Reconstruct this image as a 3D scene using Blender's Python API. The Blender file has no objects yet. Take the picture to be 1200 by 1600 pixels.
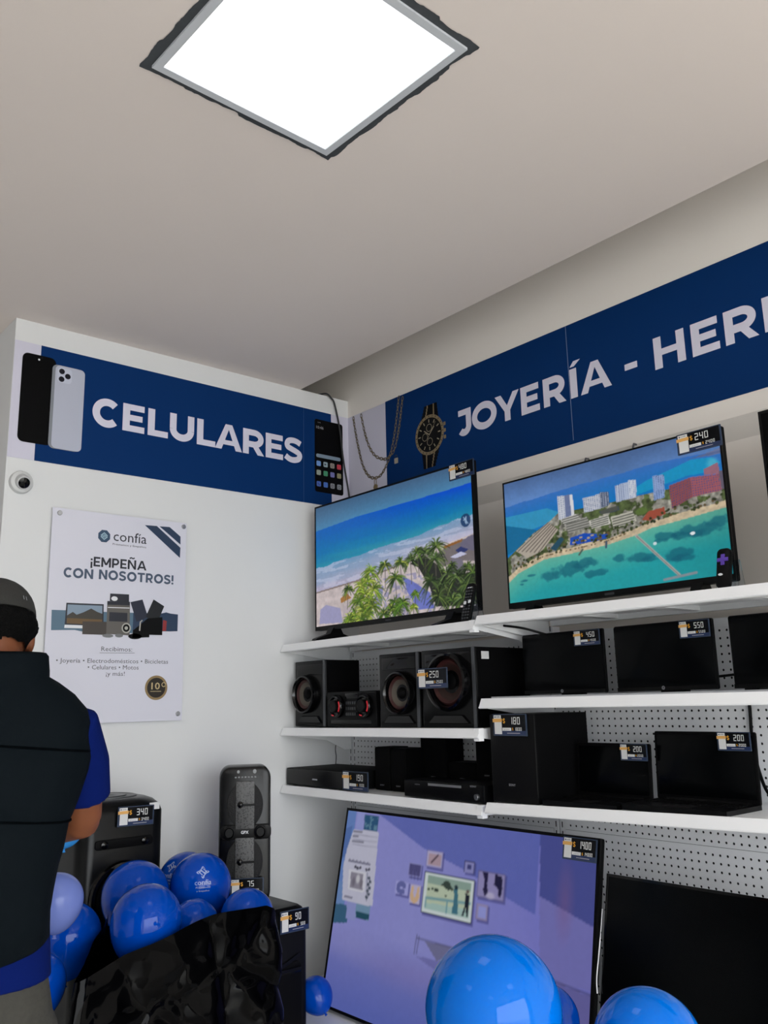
import bpy, math, random
import numpy as np
from mathutils import Matrix, Vector, noise

random.seed(7)
SC = bpy.context.scene
COL = SC.collection
PI = math.pi

# ------------------------------------------------------------------ camera, world, exposure
cam_d = bpy.data.cameras.new('camera')
cam = bpy.data.objects.new('camera', cam_d)
COL.objects.link(cam)
SC.camera = cam
CX, CY, CZ = -2.56618, -3.27603, 1.50330
YAW, PIT, ROL, FPX = 0.865712, 0.214748, -0.0235633, 1362.798
fw = Vector((math.cos(PIT) * math.cos(YAW), math.cos(PIT) * math.sin(YAW), math.sin(PIT)))
r0 = Vector((math.sin(YAW), -math.cos(YAW), 0.0))
u0 = r0.cross(fw)
rv = r0 * math.cos(ROL) + u0 * math.sin(ROL)
uv_ = u0 * math.cos(ROL) - r0 * math.sin(ROL)
m = Matrix((rv, uv_, -fw)).transposed().to_4x4()
m.translation = (CX, CY, CZ)
cam.matrix_world = m
cam_d.sensor_fit = 'VERTICAL'
cam_d.sensor_height = 32.0
cam_d.lens = 32.0 * FPX / 1600.0
cam_d.clip_start = 0.05

world = bpy.data.worlds.new('daylight')
SC.world = world
world.use_nodes = True
bgn = world.node_tree.nodes['Background']
bgn.inputs[0].default_value = (0.93, 0.97, 1.0, 1)
bgn.inputs[1].default_value = 12.0

SC.view_settings.view_transform = 'Standard'
SC.view_settings.look = 'None'
SC.view_settings.exposure = -0.85
SC.view_settings.gamma = 1.0
SC.view_settings.use_curve_mapping = False
PANEL = 3.2          # radiance of the ceiling panels
SCREEN = 2.0         # radiance of a full white television screen

# daylight comes through the open shop front (portal for the sky)
for nm_, loc_, rot_, sx_, sy_ in (('shop_front_portal', (-2.6, -5.98, 1.42), (PI / 2, 0, 0), 4.2, 2.75),):
    pl = bpy.data.lights.new(nm_, 'AREA')
    pl.shape = 'RECTANGLE'; pl.size = sx_; pl.size_y = sy_
    pl.cycles.is_portal = True
    plo = bpy.data.objects.new(nm_, pl)
    plo.location = loc_; plo.rotation_euler = rot_
    COL.objects.link(plo)

# ------------------------------------------------------------------ helpers
def lin(c):
    return tuple(((x / 255) / 12.92 if x / 255 <= 0.04045 else ((x / 255 + 0.055) / 1.055) ** 2.4) for x in c)

MATS = {}
def mat(name, rgb=(128, 128, 128), rough=0.5, metal=0.0, emit=None, es=0.0, coat=0.0, spec=0.5, noise_amt=0.0, nscale=30.0, bump=0.0, trans=0.0, ior=1.45, sss=0.0):
    if name in MATS: return MATS[name]
    mm = bpy.data.materials.new(name); mm.use_nodes = True
    nt = mm.node_tree; b = nt.nodes['Principled BSDF']
    c = lin(rgb) + (1,)
    b.inputs['Base Color'].default_value = c
    b.inputs['Roughness'].default_value = rough
    b.inputs['Metallic'].default_value = metal
    b.inputs['Specular IOR Level'].default_value = spec
    b.inputs['Coat Weight'].default_value = coat
    b.inputs['Coat Roughness'].default_value = 0.05
    b.inputs['IOR'].default_value = ior
    b.inputs['Transmission Weight'].default_value = trans
    if sss:
        b.inputs['Subsurface Weight'].default_value = sss
        b.inputs['Subsurface Radius'].default_value = (0.01, 0.01, 0.02)
    if emit:
        b.inputs['Emission Color'].default_value = lin(emit) + (1,)
        b.inputs['Emission Strength'].default_value = es
    if noise_amt or bump:
        tc = nt.nodes.new('ShaderNodeTexCoord')
        n = nt.nodes.new('ShaderNodeTexNoise'); n.inputs['Scale'].default_value = nscale; n.inputs['Detail'].default_value = 4
        nt.links.new(tc.outputs['Object'], n.inputs['Vector'])
        if noise_amt:
            mx = nt.nodes.new('ShaderNodeMix'); mx.data_type = 'RGBA'
            mx.inputs['A'].default_value = tuple(x * (1 - noise_amt) for x in c[:3]) + (1,)
            mx.inputs['B'].default_value = tuple(min(1, x * (1 + noise_amt)) for x in c[:3]) + (1,)
            nt.links.new(n.outputs['Fac'], mx.inputs['Factor'])
            nt.links.new(mx.outputs['Result'], b.inputs['Base Color'])
        if bump:
            bp = nt.nodes.new('ShaderNodeBump'); bp.inputs['Strength'].default_value = bump; bp.inputs['Distance'].default_value = 0.01
            nt.links.new(n.outputs['Fac'], bp.inputs['Height'])
            nt.links.new(bp.outputs['Normal'], b.inputs['Normal'])
    MATS[name] = mm
    return mm

def screen_mat(name, strength):
    mm = bpy.data.materials.new(name); mm.use_nodes = True
    nt = mm.node_tree; b = nt.nodes['Principled BSDF']
    a = nt.nodes.new('ShaderNodeAttribute'); a.attribute_name = 'picture'
    b.inputs['Base Color'].default_value = (0.004, 0.004, 0.005, 1)
    b.inputs['Roughness'].default_value = 0.25
    b.inputs['Specular IOR Level'].default_value = 0.12
    nt.links.new(a.outputs['Color'], b.inputs['Emission Color'])
    b.inputs['Emission Strength'].default_value = strength
    return mm

def rrect(x0, y0, x1, y1, r, n=5):
    r = min(r, (x1 - x0) / 2 - 1e-5, (y1 - y0) / 2 - 1e-5)
    if r <= 1e-5: return [(x0, y0), (x1, y0), (x1, y1), (x0, y1)]
    P = []
    for cx, cy, a0 in ((x1 - r, y0 + r, -90), (x1 - r, y1 - r, 0), (x0 + r, y1 - r, 90), (x0 + r, y0 + r, 180)):
        for k in range(n + 1):
            a = math.radians(a0 + 90 * k / n)
            P.append((cx + r * math.cos(a), cy + r * math.sin(a)))
    return P

def ell(cx, cy, rx, ry=None, n=32):
    ry = ry or rx
    return [(cx + rx * math.cos(2 * PI * k / n), cy + ry * math.sin(2 * PI * k / n)) for k in range(n)]

def inset(P, c):
    cx = sum(p[0] for p in P) / len(P); cy = sum(p[1] for p in P) / len(P)
    w = max(abs(p[0] - cx) for p in P); h = max(abs(p[1] - cy) for p in P)
    return [(cx + (p[0] - cx) * (1 - c / w), cy + (p[1] - cy) * (1 - c / h)) for p in P]

class MB:
    def __init__(s, M=None):
        s.M = M or Matrix(); s.v = []; s.f = []
    def add(s, V, F):
        o = len(s.v)
        s.v += [tuple(s.M @ Vector(p)) for p in V]
        s.f += [tuple(i + o for i in f) for f in F]
        return s
    def box(s, x0, y0, z0, x1, y1, z1):
        V = [(x0, y0, z0), (x1, y0, z0), (x1, y1, z0), (x0, y1, z0), (x0, y0, z1), (x1, y0, z1), (x1, y1, z1), (x0, y1, z1)]
        return s.add(V, [(0, 3, 2, 1), (4, 5, 6, 7), (0, 1, 5, 4), (1, 2, 6, 5), (2, 3, 7, 6), (3, 0, 4, 7)])
    def prism(s, P, w0, w1, c=0.0, back=True):
        n = len(P); V = []; F = []
        rings = [(P, w0), (P, w1)] if c <= 0 else [(P, w0), (P, w1 - c), (inset(P, c * 0.3), w1 - c * 0.3), (inset(P, c), w1)]
        for Q, w in rings: V += [(p[0], p[1], w) for p in Q]
        for k in range(len(rings) - 1):
            for i in range(n):
                j = (i + 1) % n
                F.append((k * n + i, k * n + j, (k + 1) * n + j, (k + 1) * n + i))
        F.append(tuple(range((len(rings) - 1) * n, len(rings) * n)))
        if back: F.append(tuple(reversed(range(n))))
        return s.add(V, F)
    def rbox(s, x0, y0, w0, x1, y1, w1, r=0.004, c=0.002):
        return s.prism(rrect(x0, y0, x1, y1, r), w0, w1, c)
    def flat(s, P, w=0.0):
        return s.add([(p[0], p[1], w) for p in P], [tuple(range(len(P)))])
    def ribbon(s, L, t, w=0.0, closed=False):
        n = len(L); V = []
        for i in range(n):
            a = Vector(L[i - 1] if (i > 0 or closed) else L[i]); b = Vector(L[(i + 1) % n] if (i < n - 1 or closed) else L[i])
            d = b - a
            if d.length < 1e-9: d = Vector((1, 0))
            d.normalize(); nn = Vector((-d.y, d.x)) * t / 2
            p = Vector(L[i]); V += [(p.x + nn.x, p.y + nn.y, w), (p.x - nn.x, p.y - nn.y, w)]
        F = []
        for i in range(n if closed else n - 1):
            j = (i + 1) % n
            F.append((2 * i, 2 * i + 1, 2 * j + 1, 2 * j))
        return s.add(V, F)
    def lathe(s, prof, n=32, caps=True):
        # prof: list of (radius, w); axis = local w through the origin
        V = []; F = []
        for r, w in prof:
            for k in range(n):
                a = 2 * PI * k / n
                V.append((r * math.cos(a), r * math.sin(a), w))
        for i in range(len(prof) - 1):
            for k in range(n):
                j = (k + 1) % n
                F.append((i * n + k, i * n + j, (i + 1) * n + j, (i + 1) * n + k))
        if caps:
            F.append(tuple(reversed(range(n)))); F.append(tuple(range((len(prof) - 1) * n, len(prof) * n)))
        return s.add(V, F)
    def loft(s, rings, caps=True):
        n = len(rings[0]); V = [p for R in rings for p in R]; F = []
        for i in range(len(rings) - 1):
            for k in range(n):
                j = (k + 1) % n
                F.append((i * n + k, i * n + j, (i + 1) * n + j, (i + 1) * n + k))
        if caps:
            F.append(tuple(reversed(range(n)))); F.append(tuple(range((len(rings) - 1) * n, len(rings) * n)))
        return s.add(V, F)
    def tube(s, pts, rad, n=10):
        pts = [Vector(p) for p in pts]
        rad = rad if isinstance(rad, (list, tuple)) else [rad] * len(pts)
        rings = []; ref = None
        for i, p in enumerate(pts):
            d = (pts[min(i + 1, len(pts) - 1)] - pts[max(i - 1, 0)]).normalized()
            if ref is None:
                ref = d.orthogonal().normalized()
            ref = (ref - d * ref.dot(d)).normalized()
            q = d.cross(ref)
            rings.append([tuple(p + (ref * math.cos(2 * PI * k / n) + q * math.sin(2 * PI * k / n)) * rad[i]) for k in range(n)])
        return s.loft(rings)
    def sphere(s, c, rx, ry=None, rz=None, nu=24, nv=14, fn=None):
        ry = ry or rx; rz = rz or rx; V = [(c[0], c[1], c[2] + rz)]; F = []
        for i in range(1, nv):
            th = PI * i / nv
            for k in range(nu):
                ph = 2 * PI * k / nu
                V.append((c[0] + rx * math.sin(th) * math.cos(ph), c[1] + ry * math.sin(th) * math.sin(ph), c[2] + rz * math.cos(th)))
        V.append((c[0], c[1], c[2] - rz))
        for k in range(nu): F.append((0, 1 + k, 1 + (k + 1) % nu))
        for i in range(nv - 2):
            for k in range(nu):
                a = 1 + i * nu + k; b = 1 + i * nu + (k + 1) % nu
                F.append((a, a + nu, b + nu, b))
        e = len(V) - 1; o = 1 + (nv - 2) * nu
        for k in range(nu): F.append((e, o + (k + 1) % nu, o + k))
        if fn: V = [fn(Vector(p)) for p in V]
        return s.add(V, F)
    def text(s, string, x, y, h, w=0.0, bold=0.0, align='L', width=None):
        V, F, bw = glyphs(string, bold)
        sx = h if width is None else width / bw
        dx = {'L': 0.0, 'C': -bw * sx / 2, 'R': -bw * sx}[align]
        return s.add([(x + dx + p[0] * sx, y + p[1] * h, w) for p in V], F)

_G = {}
def glyphs(string, bold):
    k = (string, bold)
    if k in _G: return _G[k]
    cu = bpy.data.curves.new('lettering_source', 'FONT'); cu.body = string; cu.offset = bold; cu.resolution_u = 2
    ob = bpy.data.objects.new('lettering_source', cu); COL.objects.link(ob)
    dg = bpy.context.evaluated_depsgraph_get()
    me = ob.evaluated_get(dg).to_mesh()
    V = [(v.co.x, v.co.y, 0) for v in me.vertices]; F = [tuple(p.vertices) for p in me.polygons]
    ob.evaluated_get(dg).to_mesh_clear()
    bpy.data.objects.remove(ob); bpy.data.curves.remove(cu)
    mn = min(v[0] for v in V); mx = max(v[0] for v in V)
    H = 0.70                                   # cap height of the built-in face
    V = [((v[0] - mn) / H, v[1] / H, 0) for v in V]
    _G[k] = (V, F, (mx - mn) / H)
    return _G[k]

def empty(name, loc, label, cat, group=None):
    o = bpy.data.objects.new(name, None); COL.objects.link(o)
    o.location = loc; o.empty_display_size = 0.05
    o['label'] = label; o['category'] = cat
    if group: o['group'] = group
    return o

def obj(name, mb, material, parent=None, smooth=35, label=None, kind=None, origin=None):
    me = bpy.data.meshes.new(name)
    if parent is not None:
        p = parent; off = Vector((0, 0, 0))
        while p is not None:
            off = off + p.location; p = p.parent
    elif origin is not None: off = Vector(origin)
    else: off = Vector((0, 0, 0))
    me.from_pydata([(v[0] - off.x, v[1] - off.y, v[2] - off.z) for v in mb.v], [], mb.f)
    me.materials.append(material)
    if smooth:
        me.polygons.foreach_set('use_smooth', [True] * len(me.polygons))
        me.set_sharp_from_angle(angle=math.radians(smooth))
    me.update()
    o = bpy.data.objects.new(name, me); COL.objects.link(o)
    if parent is not None: o.parent = parent
    else: o.location = off
    if label: o['label'] = label
    if kind: o['kind'] = kind
    return o

def thing(name, mb, material, label, cat, group=None, origin=None, smooth=35):
    if origin is None:
        n = len(mb.v); origin = (sum(v[0] for v in mb.v) / n, sum(v[1] for v in mb.v) / n, min(v[2] for v in mb.v))
    o = obj(name, mb, material, None, smooth, label, None, origin)
    o['category'] = cat
    if group: o['group'] = group
    return o

def remeshed(mb, voxel, smooth_it=4):
    me = bpy.data.meshes.new('union_source'); me.from_pydata(mb.v, [], mb.f)
    ob = bpy.data.objects.new('union_source', me); COL.objects.link(ob)
    r = ob.modifiers.new('r', 'REMESH'); r.mode = 'VOXEL'; r.voxel_size = voxel
    sm = ob.modifiers.new('s', 'SMOOTH'); sm.iterations = smooth_it; sm.factor = 0.5
    dg = bpy.context.evaluated_depsgraph_get(); dg.update()
    em = ob.evaluated_get(dg).to_mesh()
    out = MB(); out.v = [tuple(v.co) for v in em.vertices]; out.f = [tuple(p.vertices) for p in em.polygons]
    ob.evaluated_get(dg).to_mesh_clear()
    bpy.data.objects.remove(ob); bpy.data.meshes.remove(me)
    return out

def RW(x=0.0, y=0.0, z=0.0, back=0.0, roll=0.0):
    """frame for things facing the room from the right wall: u = -y, v = up, w = -x; 'back' leans the top away"""
    m = Matrix(((0, 0, -1, x), (-1, 0, 0, y), (0, 1, 0, z), (0, 0, 0, 1)))
    return m @ Matrix.Rotation(roll, 4, 'Z') @ Matrix.Rotation(-back, 4, 'X')
def LW(x=0.0, y=0.0, z=0.0, turn=0.0, back=0.0, roll=0.0):
    """frame for things facing the room from the left wall: u = +x, v = up, w = -y"""
    m = Matrix(((1, 0, 0, x), (0, 0, -1, y), (0, 1, 0, z), (0, 0, 0, 1)))
    return m @ Matrix.Rotation(turn, 4, 'Y') @ Matrix.Rotation(roll, 4, 'Z') @ Matrix.Rotation(-back, 4, 'X')

# ------------------------------------------------------------------ materials
WALL = mat('wall_paint', (219, 220, 221), 0.7, noise_amt=0.02, nscale=3, bump=0.04)
CEILM = mat('ceiling_paint', (226, 216, 210), 0.8, noise_amt=0.02, nscale=2, bump=0.05)
FLOORM = mat('floor_tile', (212, 208, 200), 0.3, noise_amt=0.05, nscale=5)
NAVY = mat('banner_navy', (2, 46, 100), 0.6, spec=0.12)
LILAC = mat('banner_pale', (206, 204, 220), 0.5, spec=0.3)
LETTER = mat('banner_letter', (214, 212, 228), 0.5, spec=0.3)
SHELFM = mat('white_shelf_metal', (244, 245, 247), 0.35)
PEGM = mat('pegboard_metal', (238, 239, 242), 0.45)
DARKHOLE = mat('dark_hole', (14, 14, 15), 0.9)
BLACK = mat('black_plastic', (5, 5, 6), 0.4, spec=0.18)
BLACKM = mat('black_matte', (5, 5, 6), 0.6, spec=0.12)
GLOSS = mat('black_gloss', (4, 4, 5), 0.08, spec=0.35)
SCRN_OFF = mat('screen_off', (3, 4, 5), 0.18, spec=0.12)
GREYM = mat('grey_metal', (120, 122, 126), 0.35, metal=0.9)
SILV = mat('silver', (190, 192, 196), 0.3, metal=0.9)
WHITEP = mat('white_print', (225, 226, 230), 0.5)
MIDW = mat('grey_print', (150, 152, 158), 0.5)
GOLD = mat('gold_print', (150, 128, 92), 0.4, metal=0.3)
GOLDD = mat('gold_dark', (74, 60, 40), 0.45, metal=0.3)
ACRYL = mat('clear_acrylic', (235, 240, 245), 0.03, trans=1.0, ior=1.3)

# ------------------------------------------------------------------ the setting
ZC = 2.982
def struct(name, mb, material, smooth=0):
    return obj(name, mb, material, None, smooth, kind='structure')

struct('floor', MB().box(-5, -6, -0.1, 0.15, 1.5, 0), FLOORM)
struct('ceiling', MB().box(-5, -6, ZC, -0.288, 1.5, ZC + 0.10), CEILM)
struct('slot_light_block_1', MB().box(-1.2, -6, 3.24, 0.15, 1.5, 3.5).box(-1.2, -6, ZC + .1, -1.1, 1.5, 3.42), CEILM)              # unseen lid of the right wall slot; side added to block sky light
bw = MB()
bw.box(0.05, -6, 0, 0.15, 1.5, 2.33)
P = [(0.05, 2.30), (0.0, 2.362), (0.0, 3.42), (0.15, 3.42), (0.15, 2.30)]
bw.loft([[(a, -6, b) for a, b in P], [(a, 1.5, b) for a, b in P]])
struct('wall_right', bw, mat('wall_paint_warm', (236, 230, 223), 0.7, noise_amt=0.02, nscale=3, bump=0.04))
struct('wall_left', MB().box(-1.612, 0, 0, 0.05, 0.5, ZC), WALL)
struct('wall_back', MB().box(-5, 1.5, 0, 0.15, 1.6, 3.42), WALL)
struct('wall_far_left', MB().box(-5.1, -6, 0, -5, 1.5, 3.42), WALL)
fr = MB()
fr.box(-5, -6.1, 0, -4.75, -6, 3.42); fr.box(-.45, -6.1, 0, 0.15, -6, 3.42); fr.box(-4.75, -6.1, 2.82, -.45, -6, 3.42)
struct('wall_front', fr, WALL)
street = MB().box(-40, -40, -0.1, -5.1, 20, -0.02).box(-5.1, -40, -0.1, 20, -6.1, -0.02)
struct('floor_street', street, mat('street', (214, 210, 202), 0.8, noise_amt=0.05))

# ------------------------------------------------------------------ ceiling lights
LIT = mat('lit_diffuser', (255, 255, 255), 0.5, emit=(250, 252, 255), es=PANEL)
FRAME = mat('panel_frame', (196, 200, 206), 0.4)
RAGGED = mat('ragged_edge', (62, 66, 70), 0.8, noise_amt=0.3, nscale=40)
def ceiling_light(cx, cy, rot, label, s=0.262):
    M = Matrix.Translation((cx, cy, ZC)) @ Matrix.Rotation(rot, 4, 'Z') @ Matrix.Rotation(PI, 4, 'X')
    root = empty('ceiling_light', (cx, cy, ZC), label, 'ceiling light', 'square light panels in the ceiling')
    # ragged dark cut-out round the panel
    rng = random.Random(3)
    O = []; I = []
    N = 70
    a = s + 0.012
    for side in range(4):
        ang = side * PI / 2; step = 0.0
        for k in range(N):
            t = -1 + 2 * k / N
            if rng.random() < .10: step = rng.uniform(-.004, .006)
            amp = 0.005 + step + 0.005 * noise.noise(Vector((k * .16, side * 7.3, 1.7))) + 0.0018 * rng.random() + .004 * abs(t) ** 6
            ca, sa = math.cos(ang), math.sin(ang)
            e = a + max(amp, -.004)
            px, py = e, t * (a + 0.009)
            O.append((px * ca - py * sa, px * sa + py * ca))
            px, py = s - 0.002, t * (s - 0.002)
            I.append((px * ca - py * sa, px * sa + py * ca))
    n = len(O)
    mb = MB(M)
    mb.add([(p[0], p[1], 0.0015) for p in O] + [(p[0], p[1], 0.0015) for p in I], [(i, (i + 1) % n, n + (i + 1) % n, n + i) for i in range(n)])
    obj('ragged_cutout', mb, RAGGED, root, 0, label='dark ragged edge')
    mb = MB(M)
    q = s - 0.020
    for sgn in ((1, 0), (-1, 0), (0, 1), (0, -1)):
        if sgn[0]: x0, x1 = sorted((sgn[0] * q, sgn[0] * s)); mb.box(x0, -s, 0, x1, s, 0.008)
        else: y0, y1 = sorted((sgn[1] * q, sgn[1] * s)); mb.box(-q, y0, 0, q, y1, 0.008)
    obj('frame', mb, FRAME, root, 0)
    obj('diffuser', MB(M).box(-q, -q, 0.0005, q, q, 0.004), LIT, root, 0)
    return root
ceiling_light(-1.539, -1.835, math.radians(2), 'square lit ceiling panel with ragged dark edge')
ceiling_light(-1.539, -4.1, 0, 'square lit ceiling panel behind the viewer')
ceiling_light(-3.7, -1.835, 0, 'square lit ceiling panel left of the view')
ceiling_light(-3.7, -4.1, 0, 'square lit ceiling panel behind and left of the viewer')

# ------------------------------------------------------------------ banner lettering (bold geometric capitals)
def arc(cx, cy, rx, ry, a0, a1, n=24):
    return [(cx + rx * math.cos(math.radians(a0 + (a1 - a0) * k / n)), cy + ry * math.sin(math.radians(a0 + (a1 - a0) * k / n))) for k in range(n + 1)]
def cap(mb, ch, x, y, w, h, w0=0.0, k_=0.262):
    t = k_ * h
    zz = [w0]
    def R(a, b, c, d): zz[0] += .00006; mb.flat([(x + a * w, y + b * h), (x + c * w, y + b * h), (x + c * w, y + d * h), (x + a * w, y + d * h)], zz[0])
    def Q(*pts): zz[0] += .00006; mb.flat([(x + a * w, y + b * h) for a, b in pts], zz[0])
    tw = t / w; th = 0.86 * k_
    if ch == 'E': R(0, 0, tw, 1); R(tw, 0, 1, th); R(tw, .4, .9, .4 + th * .95); R(tw, 1 - th, .98, 1)
    elif ch == 'L': R(0, 0, tw, 1); R(tw, 0, 1, th)
    elif ch == 'I': R(0, 0, 1, 1)
    elif ch == '-': R(0, 0, 1, 1)
    elif ch == 'H': R(0, 0, tw, 1); R(1 - tw, 0, 1, 1); R(tw, .4, 1 - tw, .6)
    elif ch == 'U':
        R(0, .42, tw, 1); R(1 - tw, .42, 1, 1)
        mb.ribbon(arc(x + w / 2, y + .42 * h, w / 2 - t / 2, .42 * h + .01 * h - t / 2, 180, 360), t, w0)
    elif ch == 'A':
        k = tw * 1.05
        Q((0, 0), (k, 0), (.5, .80), (.5 + k * .52, 1), (.5 - k * .52, 1)); Q((1, 0), (.5 + k * .52, 1), (.5 - k * .1, 1), (.5, .80), (1 - k, 0))
        Q((.22, .19), (.78, .19), (.70, .37), (.30, .37))
    elif ch == 'N':
        R(0, 0, tw, 1); R(1 - tw, 0, 1, 1); Q((0, 1), (tw * 1.0, 1), (1, 0), (1 - tw * 1.0, 0))
    elif ch == 'M':
        R(0, 0, tw, 1); R(1 - tw, 0, 1, 1); Q((0, 1), (tw, 1), (.5 + tw * .5, .22), (.5 - tw * .5, .22)); Q((1, 1), (1 - tw, 1), (.5 - tw * .5, .22), (.5 + tw * .5, .22))
    elif ch == 'T':
        R(0, 1 - th, 1, 1); R(.5 - tw / 2, 0, .5 + tw / 2, 1 - th)
    elif ch == 'P':
        R(0, 0, tw, 1)
        L = [(x + tw * w, y + h - t * .45)] + arc(x + .52 * w, y + .645 * h, .46 * w - t * .5, .355 * h - t * .45, 90, -90, 18) + [(x + tw * w, y + .29 * h + t * .45)]
        mb.ribbon(L, t * .92, w0)
    elif ch == '!':
        R(0, .34, 1, 1); R(0, 0, 1, .2)
    elif ch == '¡':
        R(0, -.2, 1, .46); R(0, .6, 1, .8)
    elif ch == 'Y':
        k = tw * 1.08
        Q((0, 1), (k, 1), (.5, .55), (.5 + tw / 2, .38), (.5 + tw / 2, 0), (.5 - tw / 2, 0), (.5 - tw / 2, .36))
        Q((1, 1), (1 - k, 1), (.47, .52), (.5 - tw * .3, .34), (.5 + tw / 2, .36))
    elif ch == 'R':
        R(0, 0, tw, 1)
        bx = x + .52 * w; rr = .355 * h
        L = [(x + tw * w, y + h - t * .45)] + arc(bx, y + .645 * h, .46 * w - t * .5, rr - t * .45, 90, -90, 18) + [(x + tw * w, y + .29 * h + t * .45)]
        mb.ribbon(L, t * .92, w0)
        Q((.42, .36), (.70, .36), (1.0, 0), (1.0 - tw * 1.12, 0))
    elif ch in 'OC':
        rx = w / 2 - t / 2; ry = h * .52 - t / 2
        if ch == 'O': mb.ribbon(arc(x + w / 2, y + h / 2, rx, ry, 0, 352.5, 47), t, w0, closed=True)
        else: mb.ribbon(arc(x + w * .53, y + h / 2, rx * 1.06, ry, 45, 315, 36), t, w0)
    elif ch == 'S':
        L = []
        pts = [(.90, .80), (.70, .88), (.47, .905), (.25, .86), (.155, .73), (.20, .61), (.38, .545), (.62, .475), (.82, .39), (.86, .27), (.76, .15), (.52, .09), (.28, .115), (.07, .22)]
        for i in range(len(pts) - 1):
            p0 = pts[max(i - 1, 0)]; p1 = pts[i]; p2 = pts[i + 1]; p3 = pts[min(i + 2, len(pts) - 1)]
            for k in range(5):
                u = k / 5
                L.append(tuple(x_ for x_ in (0.5 * ((2 * p1[j]) + (-p0[j] + p2[j]) * u + (2 * p0[j] - 5 * p1[j] + 4 * p2[j] - p3[j]) * u * u + (-p0[j] + 3 * p1[j] - 3 * p2[j] + p3[j]) * u ** 3) for j in (0, 1))))
        L.append(pts[-1])
        mb.ribbon([(x + a * w, y + b * h) for a, b in L], t * .9, w0)
    elif ch == 'J':
        R(.12, 1 - th, 1, 1); R(1 - tw, .38, 1, 1)
        mb.ribbon([(x + w - t / 2, y + .40 * h)] + arc(x + w * .5, y + .36 * h, w / 2 - t / 2, .36 * h - t / 2 + .02 * h, 0, -140, 22), t, w0)

def smooth_path(pts, n=8, closed=False):
    out = []
    N = len(pts)
    for i in range(N - 1):
        p0 = pts[max(i - 1, 0)]; p1 = pts[i]; p2 = pts[i + 1]; p3 = pts[min(i + 2, N - 1)]
        for k in range(n):
            u = k / n
            out.append(tuple(0.5 * ((2 * p1[j]) + (-p0[j] + p2[j]) * u + (2 * p0[j] - 5 * p1[j] + 4 * p2[j] - p3[j]) * u * u + (-p0[j] + 3 * p1[j] - 3 * p2[j] + p3[j]) * u ** 3) for j in range(len(p1))))
    out.append(tuple(pts[-1]))
    return out

# left banner
ban = empty('wall_banner', (-0.8, -0.002, 2.427), 'navy banner with white word CELULARES and phone prints on left wall', 'banner')
M = LW(0, -0.0005, 0)
obj('pale_panel', MB(M).box(-1.611, 2.428, 0, -0.002, 2.8925, 0.0015), LILAC, ban, 0, label='pale lilac vinyl ground')
obj('navy_panel', MB(M).box(-1.512, 2.4275, 0.0015, -0.108, 2.8925, 0.002), NAVY, ban, 0, label='navy vinyl ground')
obj('panel_seam', MB(M).box(-0.2722, 2.4275, 0.002, -0.2712, 2.8925, 0.0022), mat('seam', (70, 96, 140), 0.5), ban, 0)
mb = MB(M)
for ch, x, w in (('C', -1.299, .117), ('E', -1.171, .095), ('L', -1.061, .091), ('U', -.962, .114), ('L', -.834, .090), ('A', -.745, .136), ('R', -.604, .112), ('E', -.484, .095), ('S', -.382, .101)):
    cap(mb, ch, x, 2.612, w, .117, 0.0026)
obj('lettering', mb, LETTER, ban, 0, label='white capital letters')
# black and white phone prints
obj('black_phone_print', MB(M).prism(rrect(-1.580, 2.494, -1.452, 2.850, .022), 0.002, 0.0028), mat('phone_black', (4, 4, 5), .5, spec=.1), ban, 0, label='black phone back')
obj('phone_camera_dot', MB(M).prism(ell(-1.518, 2.832, .004, n=12), 0.0028, 0.0030), WHITEP, ban, 0)
obj('white_phone_side', MB(M).prism(rrect(-1.465, 2.487, -1.345, 2.828, .02), 0.0026, 0.0030), mat('phone_side', (128, 132, 140), .4), ban, 0)
wp = obj('white_phone_print', MB(M).prism(rrect(-1.453, 2.489, -1.336, 2.827, .018), 0.0028, 0.0034), mat('phone_white', (180, 184, 200), .4), ban, 0, label='white phone back')
mb = MB(M)
obj('phone_camera_block', MB(M).prism(rrect(-1.445, 2.758, -1.388, 2.820, .014), 0.0034, 0.0036), mat('phone_block', (192, 196, 212), .4), ban, 0)
for a, b in ((-1.428, 2.804), (-1.404, 2.788), (-1.428, 2.772)): mb.prism(ell(a, b, .0112, n=20), 0.0036, 0.004)
obj('phone_lens', mb, mat('phone_lens', (16, 18, 30), .2), ban, 0)
# smartphone print with home screen
obj('smartphone_print', MB(M).prism(rrect(-.2075, 2.489, -.038, 2.851, .012), 0.002, 0.0028), mat('smartphone', (4, 4, 5), .4, spec=.12), ban, 0, label='black smartphone home screen')
mb = MB(M); mb.text('10:46', -.198, 2.804, .014, 0.003, 0.0, width=.043); mb.text('12:30', -.19, 2.834, .004, .003, width=.018)
obj('phone_clock', mb, mat('clock', (170, 170, 175), .5), ban, 0)
obj('search_bar', MB(M).prism(rrect(-.199, 2.660, -.053, 2.678, .008), 0.0028, 0.0031), mat('search_bar', (122, 140, 158), .5), ban, 0)
icols = [((110, 150, 210), (150, 170, 180), (160, 150, 140), (190, 60, 75)), ((150, 160, 150), (70, 150, 110), (120, 120, 180), (150, 145, 110)), ((70, 100, 180), (70, 110, 190), (150, 150, 155), (150, 155, 160))]
for r_, row in enumerate(icols):
    for c_, rgb in enumerate(row):
        cx = -.185 + c_ * .0407; cy = (2.630, 2.585, 2.529)[r_]
        obj('app_icon', MB(M).prism(rrect(cx - .0125, cy - .0125, cx + .0125, cy + .0125, .005), 0.0028, 0.0031), mat('icon_%d%d%d' % rgb, rgb, .5), ban, 0)
ICW = mat('icon_mark', (30, 40, 60), .5)
mb = MB(M)
mb.flat([(-.151, 2.636), (-.138, 2.630), (-.151, 2.624)], .0033)
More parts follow.
